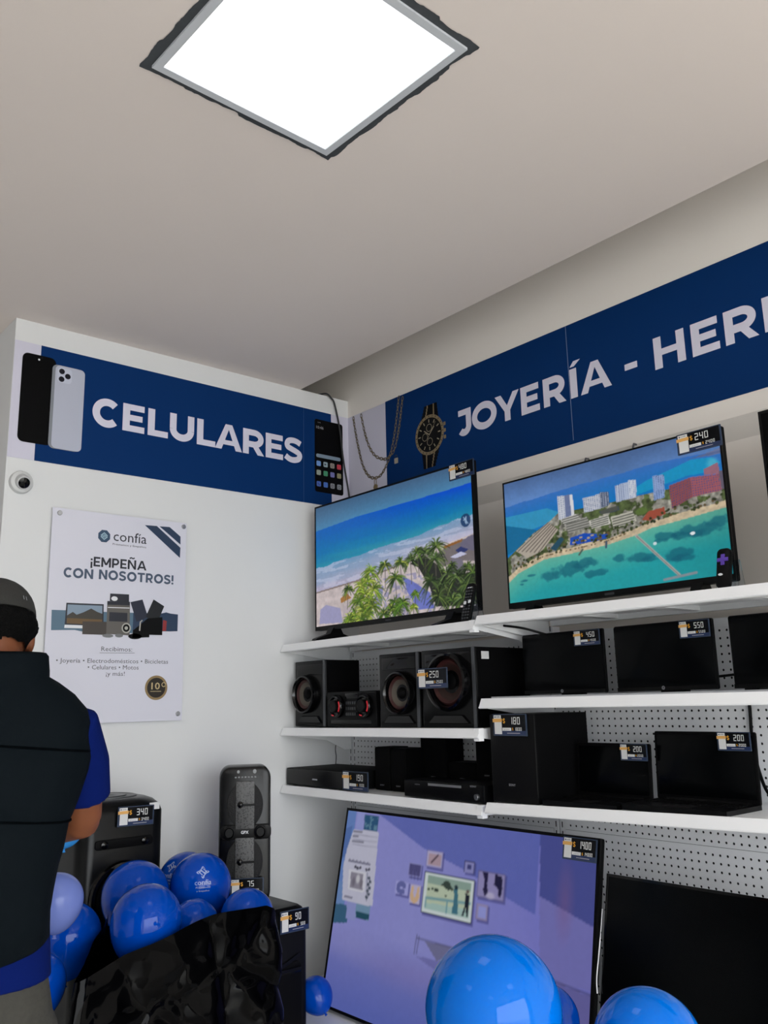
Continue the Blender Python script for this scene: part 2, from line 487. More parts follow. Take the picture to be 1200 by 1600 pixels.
mb.ribbon(arc(-.1036, 2.630, .006, .006, 0, 340, 14), .002, .0033); mb.ribbon(arc(-.1036, 2.529, .006, .006, 0, 340, 14), .002, .0033)
mb.ribbon(rrect(-.0685, 2.523, -.0575, 2.535, .002), .002, .0033, closed=True)
mb.ribbon([(-.19, 2.533), (-.185, 2.526), (-.179, 2.523)], .003, .0033)
obj('icon_mark', mb, ICW, ban, 0)

# right banner
ban2 = empty('wall_banner', (-0.002, -1.3, 2.427), 'long navy banner with white words JOYERÍA - HER on right wall', 'banner')
M = RW(-0.0005, 0, 0)
obj('pale_panel', MB(M).box(.002, 2.430, 0, .292, 2.893, .0015), LILAC, ban2, 0, label='pale lilac vinyl ground')
obj('navy_panel', MB(M).box(.291, 2.427, 0, 2.7, 2.896, .002), NAVY, ban2, 0, label='navy vinyl ground')
obj('panel_seam', MB(M).box(1.3605, 2.44, .002, 1.3625, 2.896, .0022), mat('seam2', (130, 146, 176), 0.5), ban2, 0)
mb = MB(M)
for ch, x, w in (('J', .760, .085), ('O', .850, .140), ('Y', .983, .130), ('E', 1.121, .094), ('R', 1.235, .108), ('I', 1.365, .032), ('A', 1.411, .137)): cap(mb, ch, x, 2.601, w, .115, .0026)
mb.flat([(1.367, 2.724), (1.388, 2.724), (1.418, 2.745), (1.386, 2.745)], .0026)
obj('lettering', mb, LETTER, ban2, 0, label='white capital word JOYERÍA')
mb = MB(M); cap(mb, '-', 1.606, 2.636, .052, .023, .0026); obj('dash', mb, LETTER, ban2, 0)
mb = MB(M)
for ch, x, w in (('H', 1.727, .118), ('E', 1.870, .098), ('R', 1.988, .111), ('R', 2.118, .111)): cap(mb, ch, x, 2.601, w, .115, .0026)
obj('lettering', mb, LETTER, ban2, 0, label='white capital letters HER at the frame edge')
CHAIN = mat('chain_print', (150, 134, 102), .4, metal=.3); CHAIND = mat('chain_dark', (54, 50, 46), .5)
def chain(path, name):
    L = smooth_path(path, 14)
    # resample at link spacing
    pts = [L[0]]; acc = 0.0
    for i in range(1, len(L)):
        d = math.dist(L[i], L[i - 1]); acc += d
        if acc >= .0135: pts.append(L[i]); acc = 0
    mb = MB(M); md = MB(M)
    for i in range(len(pts) - 1):
        a, b = pts[i], pts[i + 1]; ang = math.atan2(b[1] - a[1], b[0] - a[0]); cx, cy = (a[0] + b[0]) / 2, (a[1] + b[1]) / 2
        rx, ry = (.0115, .0062) if i % 2 == 0 else (.0105, .0030)
        E_ = [(cx + rx * math.cos(t) * math.cos(ang) - ry * math.sin(t) * math.sin(ang), cy + rx * math.cos(t) * math.sin(ang) + ry * math.sin(t) * math.cos(ang)) for t in [2 * PI * k / 12 for k in range(12)]]
        md.ribbon(E_, .0046, .0024, closed=True); mb.ribbon(E_, .0022, .0027, closed=True)
    obj(name, md, CHAIND, ban2, 0); obj(name, mb, CHAIN, ban2, 0, label='golden chain print')
chain([(.047, 2.884), (.059, 2.817), (.083, 2.719), (.113, 2.626), (.151, 2.568), (.189, 2.545), (.239, 2.543), (.278, 2.572), (.310, 2.614), (.343, 2.689), (.372, 2.80), (.390, 2.893)], 'chain_print')
chain([(.107, 2.884), (.137, 2.774), (.174, 2.692), (.217, 2.644), (.267, 2.620), (.301, 2.618), (.348, 2.646), (.381, 2.729), (.405, 2.83), (.418, 2.893)], 'chain_print')
mb = MB(M); mb.prism(rrect(.193, 2.478, .222, 2.506, .004), .002, .0032); mb.ribbon(ell(.207, 2.522, .008, .016, 14), .004, .003, closed=True); mb.flat([(.198, 2.51), (.216, 2.51), (.221, 2.496), (.207, 2.488), (.19, 2.496)], .0033)
obj('pendant_print', mb, GOLD, ban2, 0)
mb = MB(M); mb.prism(rrect(.347, 2.578, .372, 2.604, .003), .002, .0032)
obj('padlock_print', mb, mat('padlock', (170, 160, 140), .4), ban2, 0, label='pale padlock charm')
mb = MB(M); mb.ribbon(arc(.3595, 2.606, .008, .012, 0, 180, 10), .004, .003)
obj('padlock_shackle', mb, CHAIND, ban2, 0)
# watch print
WB = mat('watch_black', (6, 6, 7), .4, spec=.15); WG = mat('watch_gold', (138, 122, 92), .35, metal=.3)
for sgn, base in ((1, 2.735), (-1, 2.582)):
    mb = MB(M); wl = MB(M); wr_ = MB(M)
    for i in range(6):
        y0 = base + sgn * i * .0135; wd = .056 - i * .0035; cx = .592 + sgn * i * .002
        if sgn > 0 and i > 4: continue
        mb.prism(rrect(cx - wd, y0 - .0068, cx + wd, y0 + .0068, .003), .002, .003)
        wl.prism(rrect(cx - wd * .55, y0 - .0068, cx - wd * .40, y0 + .0068, .001), .003, .0033); wr_.prism(rrect(cx + wd * .40, y0 - .0068, cx + wd * .55, y0 + .0068, .001), .003, .0033)
    st_ = obj('watch_strap_print', mb, WB, ban2, 0); obj('strap_links', wl, WG, st_, 0, label='gold strap links'); obj('strap_links', wr_, WG, st_, 0, label='gold strap links')
mb = MB(M); mb.prism(ell(.588, 2.658, .092, .092, 40), .003, .0034); 
for b_ in (.03, 0, -.03): mb.prism(rrect(.678, 2.655 + b_ - .008, .692, 2.655 + b_ + .008, .003), .003, .0034)
obj('watch_case_print', mb, WG, ban2, 0, label='gold watch bezel')
obj('watch_dial_print', MB(M).prism(ell(.588, 2.658, .078, .078, 40), .0034, .0037), WB, ban2, 0, label='black watch dial')
mb = MB(M)
for k in range(12):
    a = k * PI / 6; mb.ribbon([(.588 + .056 * math.cos(a), 2.658 + .056 * math.sin(a)), (.588 + .071 * math.cos(a), 2.658 + .071 * math.sin(a))], .005, .004)
for cx, cy in ((.588, 2.69), (.56, 2.652), (.59, 2.625)): mb.ribbon(ell(cx, cy, .017, n=20), .0022, .004, closed=True)
mb.ribbon([(.588, 2.658), (.62, 2.69)], .004, .0042); mb.ribbon([(.588, 2.658), (.555, 2.682)], .004, .0042); mb.ribbon([(.575, 2.64), (.63, 2.71)], .0015, .0042)
obj('watch_marker', mb, mat('watch_marker', (165, 155, 130), .4), ban2, 0)
mb = MB(M)
for k in range(24):
    a = k * PI / 12; mb.ribbon([(.588 + .081 * math.cos(a), 2.658 + .081 * math.sin(a)), (.588 + .089 * math.cos(a), 2.658 + .089 * math.sin(a))], .003, .0037)
obj('bezel_mark', mb, WB, ban2, 0)

# wire hanging over the wall top, down past the phone print
mb = MB(); mb.tube(smooth_path([(-.16, .03, 2.992), (-.14, -.010, 2.990), (-.115, -.014, 2.972), (-.094, -.014, 2.945), (-.064, -.014, 2.824), (-.043, -.014, 2.664), (-.012, -.018, 2.476), (-.015, -.04, 2.30), (-.03, -.10, 2.15)], 6), .0045, 8)
thing('power_cable', mb, mat('cable_dark', (40, 42, 45), .5), 'dark cable hanging over the wall top in the corner past the phone print', 'cable')

# ------------------------------------------------------------------ security camera
root = empty('security_camera', (-1.556, -.001, 2.335), 'small white dome security camera under the phone banner', 'security camera')
M = LW(-1.556, 0, 2.335)
obj('base_ring', MB(M).lathe([(.043, 0), (.043, .012), (.040, .020), (.030, .026), (.026, .026)], 32), mat('camera_white', (205, 206, 206), .4), root)
b = MB(M @ Matrix.Translation((0, 0, .022)) @ Matrix.Rotation(math.radians(25), 4, 'X'))
b.lathe([(.027, -.01), (.028, .004), (.027, .016), (.024, .022), (.020, .024)], 28)
obj('eyeball', b, mat('camera_grey', (190, 191, 192), .35), root)
b = MB(M @ Matrix.Translation((0, 0, .022)) @ Matrix.Rotation(math.radians(25), 4, 'X')); b.lathe([(.0205, .023), (.0205, .0255), (.014, .0275), (.004, .0285)], 24)
obj('lens', b, GLOSS, root)

# ------------------------------------------------------------------ poster
pos = empty('wall_poster', (-1.155, -.001, 1.454), 'large acrylic poster reading EMPEÑA CON NOSOTROS on left wall', 'poster')
M = LW(0, 0, 0)
obj('printed_sheet', MB(M).box(-1.436, 1.452, .012, -.879, 2.254, .017), mat('poster_white', (214, 214, 226), .25, spec=.5), pos, 0)
for a, b_ in ((-1.410, 2.234), (-.893, 2.238), (-.897, 1.478), (-1.418, 1.476)):
    bm_ = MB(LW(a, 0, b_)); bm_.lathe([(.007, 0), (.007, .017), (.0095, .017), (.0095, .021), (.0075, .023)], 20)
    obj('standoff_bolt', bm_, SILV, pos)
W = .0175
PN = mat('poster_navy', (40, 58, 84), .35); PK = mat('poster_ink', (36, 38, 48), .35); PT = mat('poster_teal', (84, 112, 132), .35); PG = mat('poster_grey', (78, 80, 84), .35)
P2 = mat('poster_bluegrey', (70, 84, 104), .35)
mb = MB(M); mb.flat([(-1.065, 2.226), (-1.013, 2.228), (-.905, 2.148), (-.906, 2.105)], W); mb.flat([(-1.001, 2.228), (-.956, 2.230), (-.906, 2.195), (-.905, 2.161)], W)
obj('corner_stripe', mb, PN, pos, 0, label='navy diagonal stripes')
# emblem: interlaced cube mark
def emblem(mb, cx, cy, r, w, part):
    def rot(p, a): return (cx + p[0] * math.cos(a) - p[1] * math.sin(a), cy + p[0] * math.sin(a) + p[1] * math.cos(a))
    if part == 0:
        mb.flat([rot((r * math.cos(k * PI / 4 + PI / 8), r * math.sin(k * PI / 4 + PI / 8)), 0) for k in range(8)], w)
    else:
        q = r * .50
        mb.ribbon([(cx - q, cy + q * .1), (cx, cy + q), (cx + q, cy + q * .1)], r * .20, w); mb.ribbon([(cx - q, cy - q * .1), (cx, cy - q), (cx + q, cy - q * .1)], r * .20, w)
        mb.ribbon([(cx - q * .55, cy + q * .15), (cx, cy - q * .35), (cx + q * .2, cy - q * .2)], r * .16, w); mb.ribbon([(cx - q * .2, cy + q * .2), (cx, cy + q * .38), (cx + q * .55, cy - q * .12)], r * .16, w)
mb = MB(M); emblem(mb, -1.232, 2.163, .026, W, 0); obj('emblem', mb, mat('emblem_blue', (50, 74, 100), .35), pos, 0)
mb = MB(M); emblem(mb, -1.232, 2.163, .026, W + .0003, 1); obj('emblem_line', mb, mat('emblem_pale', (150, 178, 194), .35), pos, 0)
mb = MB(M); mb.text('confía', -1.194, 2.149, .040, W, 0.0, width=.139)
mb.text('Préstamos y Empeños', -1.196, 2.132, .0075, W, 0, width=.140)
obj('logo_lettering', mb, PK, pos, 0, label='dark logo words')
def line_of(mb, x, y, h, k_, items, w0):
    for ch, w in items:
        if ch == ' ': x += w; continue
        if ch == 'Ñ':
            cap(mb, 'N', x, y, w, h, w0, k_); mb.ribbon(smooth_path([(x + .2 * w, y + 1.14 * h), (x + .4 * w, y + 1.24 * h), (x + .6 * w, y + 1.16 * h), (x + .8 * w, y + 1.25 * h)], 4), k_ * h * .6, w0)
        else: cap(mb, ch, x, y, w, h, w0, k_)
        x += w + h * (.04 if ch == 'C' else .11)
mb = MB(M); line_of(mb, -1.281, 2.041, .0375, .215, [('¡', .0075), ('E', .0265), ('M', .039), ('P', .030), ('E', .0265), ('Ñ', .035), ('A', .0405)], W)
obj('heading_lettering', mb, PK, pos, 0, label='dark upper heading')
for nm_, x_, it_ in (('CON', -1.383, [('C', .0345), ('O', .040), ('N', .0345)]), ('NOSOTROS!', -1.246, [('N', .0335), ('O', .0395), ('S', .029), ('O', .0395), ('T', .031), ('R', .031), ('O', .0395), ('S', .029), ('!', .0085)])):
    mb = MB(M); line_of(mb, x_, 1.991 + (.0 if nm_ == 'CON' else .002), .0375, .240, it_, W)
    obj('heading_lettering', mb, P2, pos, 0, label='blue-grey lower heading')
for t_, x_, y_, h_, w_ in (('Recibimos:', -1.161, 1.719, .017, .124), ('• Joyería • Electrodomésticos • Bicicletas', -1.169, 1.674, .0165, .447), ('• Celulares • Motos', -1.171, 1.650, .0165, .203), ('¡y más!', -1.163, 1.626, .0165, .075)):
    mb = MB(M); mb.text(t_, x_, y_, h_, W, 0, 'C', width=w_); obj('small_lettering', mb, PG, pos, 0, label='small grey text line')
mb = MB(M); mb.flat([(-1.229, 1.711), (-1.088, 1.713), (-1.088, 1.7145), (-1.229, 1.7125)], W); obj('underline', mb, PG, pos, 0)
# collage
rg = random.Random(11)
top = [(-1.419 + .511 * k / 16, 1.868 + rg.uniform(-.004, .004)) for k in range(17)]; bot = [(-.908 - .511 * k / 16, 1.797 + rg.uniform(-.006, .006)) for k in range(17)]
lft = [p for p in top if p[0] < -1.2] ; 
mb = MB(M); mb.flat([(-1.419, 1.866), (-1.31, 1.868), (-1.2, 1.868), (-1.1, 1.87), (-1.1, 1.79), (-1.23, 1.786), (-1.29, 1.788), (-1.33, 1.795), (-1.417, 1.791)], W)
obj('collage_band', mb, PT, pos, 0, label='teal brush band')
mb = MB(M); mb.flat([(-1.1, 1.87), (-.98, 1.873), (-.96, 1.878), (-.94, 1.874), (-.908, 1.872), (-.908, 1.804), (-.94, 1.802), (-1.1, 1.80)], W)
obj('collage_band', mb, PN, pos, 0, label='navy brush band')
mb = MB(M); mb.flat([(-1.368, 1.814), (-1.219, 1.814), (-1.2215, 1.897), (-1.366, 1.895)], W + .0003); obj('monitor_print', mb, PK, pos, 0)
mb = MB(M); mb.flat([(-1.361, 1.818), (-1.225, 1.818), (-1.2265, 1.891), (-1.361, 1.889)], W + .0006); obj('monitor_picture', mb, mat('pic_sky', (132, 150, 168), .35), pos, 0)
mb = MB(M); mb.flat([(-1.361, 1.848), (-1.34, 1.862), (-1.325, 1.852), (-1.30, 1.862), (-1.27, 1.878), (-1.245, 1.866), (-1.2255, 1.86), (-1.225, 1.838), (-1.361, 1.838)], W + .0008); obj('monitor_picture', mb, mat('pic_hill', (62, 58, 52), .35), pos, 0)
mb = MB(M); mb.flat([(-1.361, 1.838), (-1.225, 1.838), (-1.225, 1.818), (-1.361, 1.818)], W + .0009); obj('monitor_picture', mb, mat('pic_field', (104, 82, 52), .35), pos, 0)
mb = MB(M); mb.flat([(-1.369, 1.801), (-1.30, 1.802), (-1.30, 1.813), (-1.368, 1.813)], W + .0004); obj('monitor_print', mb, WHITEP, pos, 0)
mb = MB(M); mb.flat([(-1.300, 1.780), (-1.205, 1.780), (-1.205, 1.830), (-1.301, 1.828)], W + .001); obj('laptop_print', mb, mat('pic_laptop', (66, 60, 56), .35), pos, 0)
mb = MB(M); mb.flat([(-1.207, 1.784), (-1.112, 1.781), (-1.116, 1.912), (-1.208, 1.910)], W + .0011); obj('stove_print', mb, mat('pic_stove', (96, 92, 88), .35), pos, 0)
mb = MB(M); mb.flat([(-1.198, 1.833), (-1.124, 1.833), (-1.125, 1.868), (-1.198, 1.868)], W + .0013); mb.flat([(-1.207, 1.896), (-1.116, 1.898), (-1.116, 1.912), (-1.208, 1.910)], W + .0013); mb.flat([(-1.198, 1.911), (-1.120, 1.911), (-1.121, 1.941), (-1.198, 1.940)], W + .0013); obj('stove_print', mb, PK, pos, 0)
mb = MB(M); mb.prism(ell(-1.180, 1.921, .013, .009, 18), W + .0013, W + .0016); mb.flat([(-1.205, 1.884), (-1.117, 1.886), (-1.117, 1.889), (-1.205, 1.887)], W + .0014)
obj('stove_print', mb, WHITEP, pos, 0)
for sgn, Pp in ((0, [(-1.114, 1.911), (-1.064, 1.924), (-1.038, 1.855), (-1.086, 1.835)]), (1, [(-1.017, 1.927), (-.970, 1.902), (-1.0, 1.83), (-1.048, 1.857)])):
    mb = MB(M); mb.flat(Pp, W + .0012 + sgn * .0002); obj('phone_print', mb, mat('pic_phone%d' % sgn, ((38, 42, 58), (26, 27, 30))[sgn], .3), pos, 0)
mb = MB(M); mb.flat([(-1.10, 1.772), (-1.03, 1.776), (-1.03, 1.786), (-.975, 1.786), (-.977, 1.858), (-1.04, 1.850), (-1.10, 1.80)], W + .0016); mb.prism(ell(-1.09, 1.778, .028, .011, 16), W + .001, W + .0016); obj('console_print', mb, BLACK, pos, 0)
mb = MB(M); mb.ribbon(ell(-1.1275, 1.809, .0165, .0175, 22), .005, W + .0021, closed=True); mb.prism(ell(-1.1275, 1.809, .007, n=14), W + .0017, W + .0021); obj('watch_print', mb, mat('pic_watch', (176, 174, 166), .4), pos, 0)
mb = MB(M); mb.ribbon([(-1.072, 1.80), (-1.07, 1.835), (-1.062, 1.842)], .005, W + .0019); obj('handle_print', mb, mat('pic_watch', (176, 174, 166), .4), pos, 0)
mb = MB(M); mb.prism(ell(-1.1275, 1.809, .0165, .0175, 22), W + .0012, W + .0018); obj('watch_print', mb, BLACK, pos, 0)
mb = MB(M); mb.prism(ell(-1.20, 1.777, .022, .007, 18), W, W + .0014); mb.prism(ell(-1.155, 1.779, .016, .007, 18), W, W + .0014); obj('ring_print', mb, mat('pic_ring', (118, 120, 122), .3), pos, 0)
mb = MB(M); mb.flat([(-.975, 1.803), (-.959, 1.803), (-.957, 1.843), (-.973, 1.847)], W + .0017); obj('box_print', mb, mat('pic_red', (140, 46, 48), .35), pos, 0)
obj('seal_print', MB(M).prism(ell(-.993, 1.580, .0475, n=40), W, W + .0004), mat('seal_gold', (140, 118, 82), .35), pos, 0, label='gold ring of the round seal')
obj('seal_print', MB(M).prism(ell(-.993, 1.580, .0385, n=40), W + .0004, W + .0007), mat('seal_black', (42, 36, 30), .3), pos, 0, label='dark seal disc')
mb = MB(M); mb.text('10', -.996, 1.574, .026, W + .001, .01, 'C', width=.036); mb.ribbon([(-1.018, 1.566), (-.972, 1.566)], .002, W + .001); mb.ribbon(arc(-.962, 1.592, .008, .008, 0, 330, 12), .003, W + .001)
obj('seal_lettering', mb, mat('seal_letter', (196, 176, 134), .35), pos, 0)

# ------------------------------------------------------------------ gondola shelving
PITCH = .0241
def pegboard(y0, y1, z0, z1, zref, label):
    """perforated sheet facing the room, its holes cut through; y0 > y1"""
    root = empty('pegboard_panel', (-.02, (y0 + y1) / 2, z0), label, 'pegboard', 'perforated back panels of the shelving')
    iy0 = math.ceil((-1.389 - y0) / PITCH + .6); iy1 = math.floor((-1.389 - y1) / PITCH - .6)
    jz0 = math.ceil((zref - z1) / PITCH + .6); jz1 = math.floor((zref - z0) / PITCH - .6)
    mb = MB(RW(-.02, 0, 0)); h = PITCH / 2; r = .0041
    u_a = -(-1.389 - iy0 * PITCH) - h; u_b = -(-1.389 - iy1 * PITCH) + h
    v_a = zref - jz1 * PITCH - h; v_b = zref - jz0 * PITCH + h
    V = []; F = []
    for i in range(iy0, iy1 + 1):
        for j in range(jz0, jz1 + 1):
            cu = 1.389 + i * PITCH; cv = zref - j * PITCH; o = len(V)
            for a, b in ((1, 0), (1, 1), (0, 1), (-1, 1), (-1, 0), (-1, -1), (0, -1), (1, -1)): V.append((cu + a * h, cv + b * h, 0))
            for k in range(8): V.append((cu + r * math.cos(k * PI / 4), cv + r * math.sin(k * PI / 4), 0))
            for k in range(8): V.append((cu + r * math.cos(k * PI / 4), cv + r * math.sin(k * PI / 4), -.002))
            for k in range(8):
                q = (k + 1) % 8; F.append((o + k, o + q, o + 8 + q, o + 8 + k)); F.append((o + 8 + k, o + 8 + q, o + 16 + q, o + 16 + k))
    mb.add(V, F)
    for a, b, c, d in ((-y0, z0, -y1, v_a), (-y0, v_b, -y1, z1), (-y0, v_a, u_a, v_b), (u_b, v_a, -y1, v_b)):
        mb.flat([(a, b), (c, b), (c, d), (a, d)], 0)
    obj('perforated_sheet', mb, PEGM, root, 0)
    obj('hole_shade_sheet', MB(RW(-.02, 0, 0)).box(-y0, z0, -.010, -y1, z1, -.0025), DARKHOLE, root, 0)  # dark sheet stands in for the shade inside the holes
    return root
ZA = 1.0315
pegboard(-.048, -1.171, 1.0555, 1.735, ZA + .0385, 'upper perforated panel left of the middle upright')
pegboard(-.048, -1.170, .36, 1.0545, ZA, 'lower perforated panel left of the middle upright behind the lit television')
pegboard(-1.220, -2.40, 1.0555, 1.735, ZA + .0385, 'upper perforated panel right of the middle upright behind the monitors')
pegboard(-1.220, -2.40, .36, 1.0545, ZA, 'lower perforated panel right of the middle upright')
SLOT = mat('slot_dark', (30, 30, 32), .8)
def upright(y, label):
    root = empty('shelf_upright', (-.01, y, 0), label, 'shelving upright', 'slotted shelving uprights')
    mb = MB(RW(-.012, y, 0))
    mb.box(-.024, 0, -.035, -.004, 1.76, .008); mb.box(.004, 0, -.035, .024, 1.76, .008); mb.box(-.004, 0, -.035, .004, 1.76, .0)
    obj('post', mb, PEGM, root, 0)
    mb = MB(RW(-.012, y, 0))
    for k in range(54):
        z = .10 + k * .031
        mb.box(-.016, z, .008, -.012, z + .019, .0084); mb.box(.012, z, .008, .016, z + .019, .0084)
    obj('slot_row', mb, SLOT, root, 0)
upright(-1.195, 'slotted white upright between the two shelf bays')
upright(-.0235, 'slotted white upright in the wall corner')
upright(-2.425, 'slotted white upright beyond the right frame edge')

XF = -.385
def shelf(y0, y1, z0, z1, label, group='white shelves on the right wall', front=XF, lip=0.0, drop=.105):
    """z0 at end y0 (left), z1 at end y1; top surface heights"""
    root = empty('wall_shelf', (-.2, (y0 + y1) / 2, (z0 + z1) / 2 - .03), label, 'shelf', group)
    L = y0 - y1; ang = math.atan2(z1 - z0, L)
    M = Matrix.Translation((0, y0, z0)) @ RW(0, 0, 0) @ Matrix.Rotation(ang, 4, 'Z')
    # tray: u along shelf, v up, w out of wall
    f = -front
    mb = MB(M)
    mb.box(.004, -.003, .022, L - .004, 0, f - .012)
    mb.box(.004, -.030, f - .036, L - .004, -.003, f - .012)
    mb.box(.03, -.022, .022, L - .03, -.003, .040)
    for k in (0.25, .5, .75): mb.box(L * k - .02, -.018, .04, L * k + .02, -.003, f - .036)
    obj('tray', mb, SHELFM, root, 0)
    # sloping price rail
    P = [(f - .012, .001), (f + .004, .002), (f + .018, -.027), (f + .016, -.031), (f - .010, -.029), (f - .012, -.020)]
    mb = MB(M); mb.loft([[(.0, b, a) for a, b in P], [(L, b, a) for a, b in P]])
    mb.box(.0, -.0285, f + .010, L, -.0265, f + .020)
    obj('price_rail', mb, SHELFM, root, 25)
    for u in (.006, L - .010):
        P = [(.022, -drop), (.06, -drop), (.16, -min(.06, drop)), (f - .02, -.032), (f - .02, -.002), (.022, -.002)]
        mb = MB(M); mb.loft([[(u, b, a) for a, b in P], [(u + .003, b, a) for a, b in P]])
        obj('end_bracket', mb, SHELFM, root, 0)
    mb = MB(M); mb.box(L - .022, -.040, f - .012, L + .001, .002, f + .012)
    obj('end_cap', mb, SHELFM, root, 0)
    if lip:
        mb = MB(M); mb.box(.02, .0, f - .03, L, lip, f - .024)
        obj('front_lip', mb, mat('lip_clear', (170, 172, 176), .2), root, 0)
    return root
shelf(-.006, -1.186, 1.760, 1.770, 'top white shelf of the left bay under the beach television')
shelf(-.006, -1.186, 1.403, 1.409, 'middle white shelf of the left bay under the stereo speakers')
shelf(-.006, -1.186, 1.165, 1.164, 'lowest white shelf of the left bay under the disc player', drop=.034)
shelf(-1.198, -2.412, 1.783, 1.776, 'top white shelf of the right bay under the city-coast television', front=-.388)
shelf(-1.198, -2.412, 1.506, 1.506, 'middle white shelf of the right bay under the black monitors', lip=.007)
shelf(-1.205, -2.412, 1.174, 1.205, 'lowest white shelf of the right bay under the laptops', front=-.388, drop=.034)
def base(y0, y1, label):
    root = empty('base_shelf', (-.3, (y0 + y1) / 2, 0), label, 'shelf', 'white base shelves')
    obj('deck', MB(RW()).box(-y0, .36, .022, -y1, .382, .585), SHELFM, root, 0)
    obj('kick_plate', MB(RW()).box(-y0, 0, .55, -y1, .36, .57), SHELFM, root, 0)
base(-.01, -1.193, 'white base deck under the large lit television')
base(-1.197, -2.41, 'white base deck under the dark television')

# ------------------------------------------------------------------ screen pictures (painted as vertex colours of the lit panel)
class Pic:
    def __init__(s, w, h, rgb):
        s.w, s.h = w, h
        s.X, s.Y = np.meshgrid((np.arange(w) + .5) / w, (np.arange(h) + .5) / h)
        s.a = np.zeros((h, w, 3)); s.a[:] = rgb
        s.asp = w / h
    def put(s, mask, rgb, al=1.0):
        m_ = (mask * al)[..., None]
        s.a = s.a * (1 - m_) + np.asarray(rgb, float) * m_
    def inside(s, P):
        r = np.zeros(s.X.shape, bool); n = len(P); j = n - 1
        for i in range(n):
            xi, yi = P[i]; xj, yj = P[j]
            if yi != yj:
                c = ((yi > s.Y) != (yj > s.Y)) & (s.X < (xj - xi) * (s.Y - yi) / (yj - yi) + xi); r ^= c
            j = i
        return r
    def poly(s, P, rgb, al=1.0): s.put(s.inside(P).astype(float), rgb, al)
    def ell(s, cx, cy, rx, ry, rgb, al=1.0, soft=0.0):
        d = np.sqrt(((s.X - cx) / rx) ** 2 + ((s.Y - cy) / ry) ** 2)
        s.put((d < 1).astype(float) if not soft else np.clip((1 - d) / soft, 0, 1), rgb, al)
    def line(s, p, q, t, rgb, al=1.0):
        ax, ay = p; bx, by = q
        i0, i1 = int(max(0, (min(ax, bx) - t) * s.w)), int(min(s.w, (max(ax, bx) + t) * s.w + 2)); j0, j1 = int(max(0, (min(ay, by) - t) * s.h)), int(min(s.h, (max(ay, by) + t) * s.h + 2))
        if i1 <= i0 or j1 <= j0: return
        X_, Y_ = s.X[j0:j1, i0:i1], s.Y[j0:j1, i0:i1]; dx, dy = (bx - ax) * s.asp, by - ay; L = dx * dx + dy * dy + 1e-12
        px, py = (X_ - ax) * s.asp, Y_ - ay; k = np.clip((px * dx + py * dy) / L, 0, 1)
        d = np.hypot(px - k * dx, py - k * dy); m_ = (np.clip((t / 2 - d) * s.h + .5, 0, 1) * al)[..., None]
        s.a[j0:j1, i0:i1] = s.a[j0:j1, i0:i1] * (1 - m_) + np.asarray(rgb, float) * m_
    def curve(s, pts):
        p = sorted(pts); return np.interp(s.X, [a for a, b in p], [b for a, b in p])
    def noise(s, sx, sy, seed, octs=4):
        rg_ = np.random.RandomState(seed); out = np.zeros(s.X.shape); amp = 1; tot = 0
        for o in range(octs):
            g = rg_.rand(int(sy) + 3, int(sx) + 3); x = s.X * sx; y = s.Y * sy; xi = x.astype(int); yi = y.astype(int); fx = x - xi; fy = y - yi
            fx = fx * fx * (3 - 2 * fx); fy = fy * fy * (3 - 2 * fy)
            out += amp * ((g[yi, xi] * (1 - fx) + g[yi, xi + 1] * fx) * (1 - fy) + (g[yi + 1, xi] * (1 - fx) + g[yi + 1, xi + 1] * fx) * fy)
            tot += amp; amp *= .5; sx *= 2; sy *= 2
        return out / tot
    def palm(s, cx, cy, r, rg_, cols, trunk=True):
        if trunk: s.line((cx, cy), (cx + rg_.uniform(-.01, .01), cy - r * 2.0), .006, (96, 92, 84))
        for k in range(46):
            a = rg_.uniform(-.9, PI + .9); l = r * rg_.uniform(.45, 1.12)
            p = (cx, cy); c = np.array(cols[rg_.randrange(len(cols))]) * rg_.uniform(.6, 1.2)
            for q in range(1, 4):
                n_ = (cx + math.cos(a) * l * q / 3 / s.asp, cy + math.sin(a) * l * q / 3 - (q / 3) ** 2 * l * .5)
                s.line(p, n_, .0085 * (1.3 - q / 4), c); p = n_
    def mesh(s, name, M, x0, y0, x1, y1, w, material, parent, gamma=1.0):
        gx = np.linspace(x0, x1, s.w + 1); gy = np.linspace(y0, y1, s.h + 1)
        V = np.stack(np.meshgrid(gx, gy), -1).reshape(-1, 2); V = np.c_[V, np.full(len(V), w), np.ones(len(V))] @ np.array(M).T
        off = Vector((0, 0, 0)); p = parent
        while p is not None: off = off + p.location; p = p.parent
        V = V[:, :3] - np.array(off)
        i = np.arange(s.w * s.h); r = i // s.w; c = i % s.w; b_ = r * (s.w + 1) + c
        Fq = np.stack([b_, b_ + 1, b_ + s.w + 2, b_ + s.w + 1], 1)
        me = bpy.data.meshes.new(name)
        me.vertices.add(len(V)); me.vertices.foreach_set('co', V.ravel())
        me.loops.add(len(Fq) * 4); me.loops.foreach_set('vertex_index', Fq.ravel())
        me.polygons.add(len(Fq)); me.polygons.foreach_set('loop_start', np.arange(0, len(Fq) * 4, 4)); me.polygons.foreach_set('loop_total', np.full(len(Fq), 4))
        me.update(calc_edges=True)
        at = me.color_attributes.new('picture', 'FLOAT_COLOR', 'CORNER')
        # linear light, smooth between cells
        a = (np.clip(s.a, 0, 255) / 255) ** gamma; a = np.where(a <= .04045, a / 12.92, ((a + .055) / 1.055) ** 2.4)
        pad = np.pad(a, ((1, 1), (1, 1), (0, 0)), 'edge'); vc = (pad[:-1, :-1] + pad[1:, :-1] + pad[:-1, 1:] + pad[1:, 1:]) / 4
        vc = vc.reshape(-1, 3)[Fq.ravel()]; at.data.foreach_set('color', np.c_[vc, np.ones(len(vc))].ravel())
        me.materials.append(material)
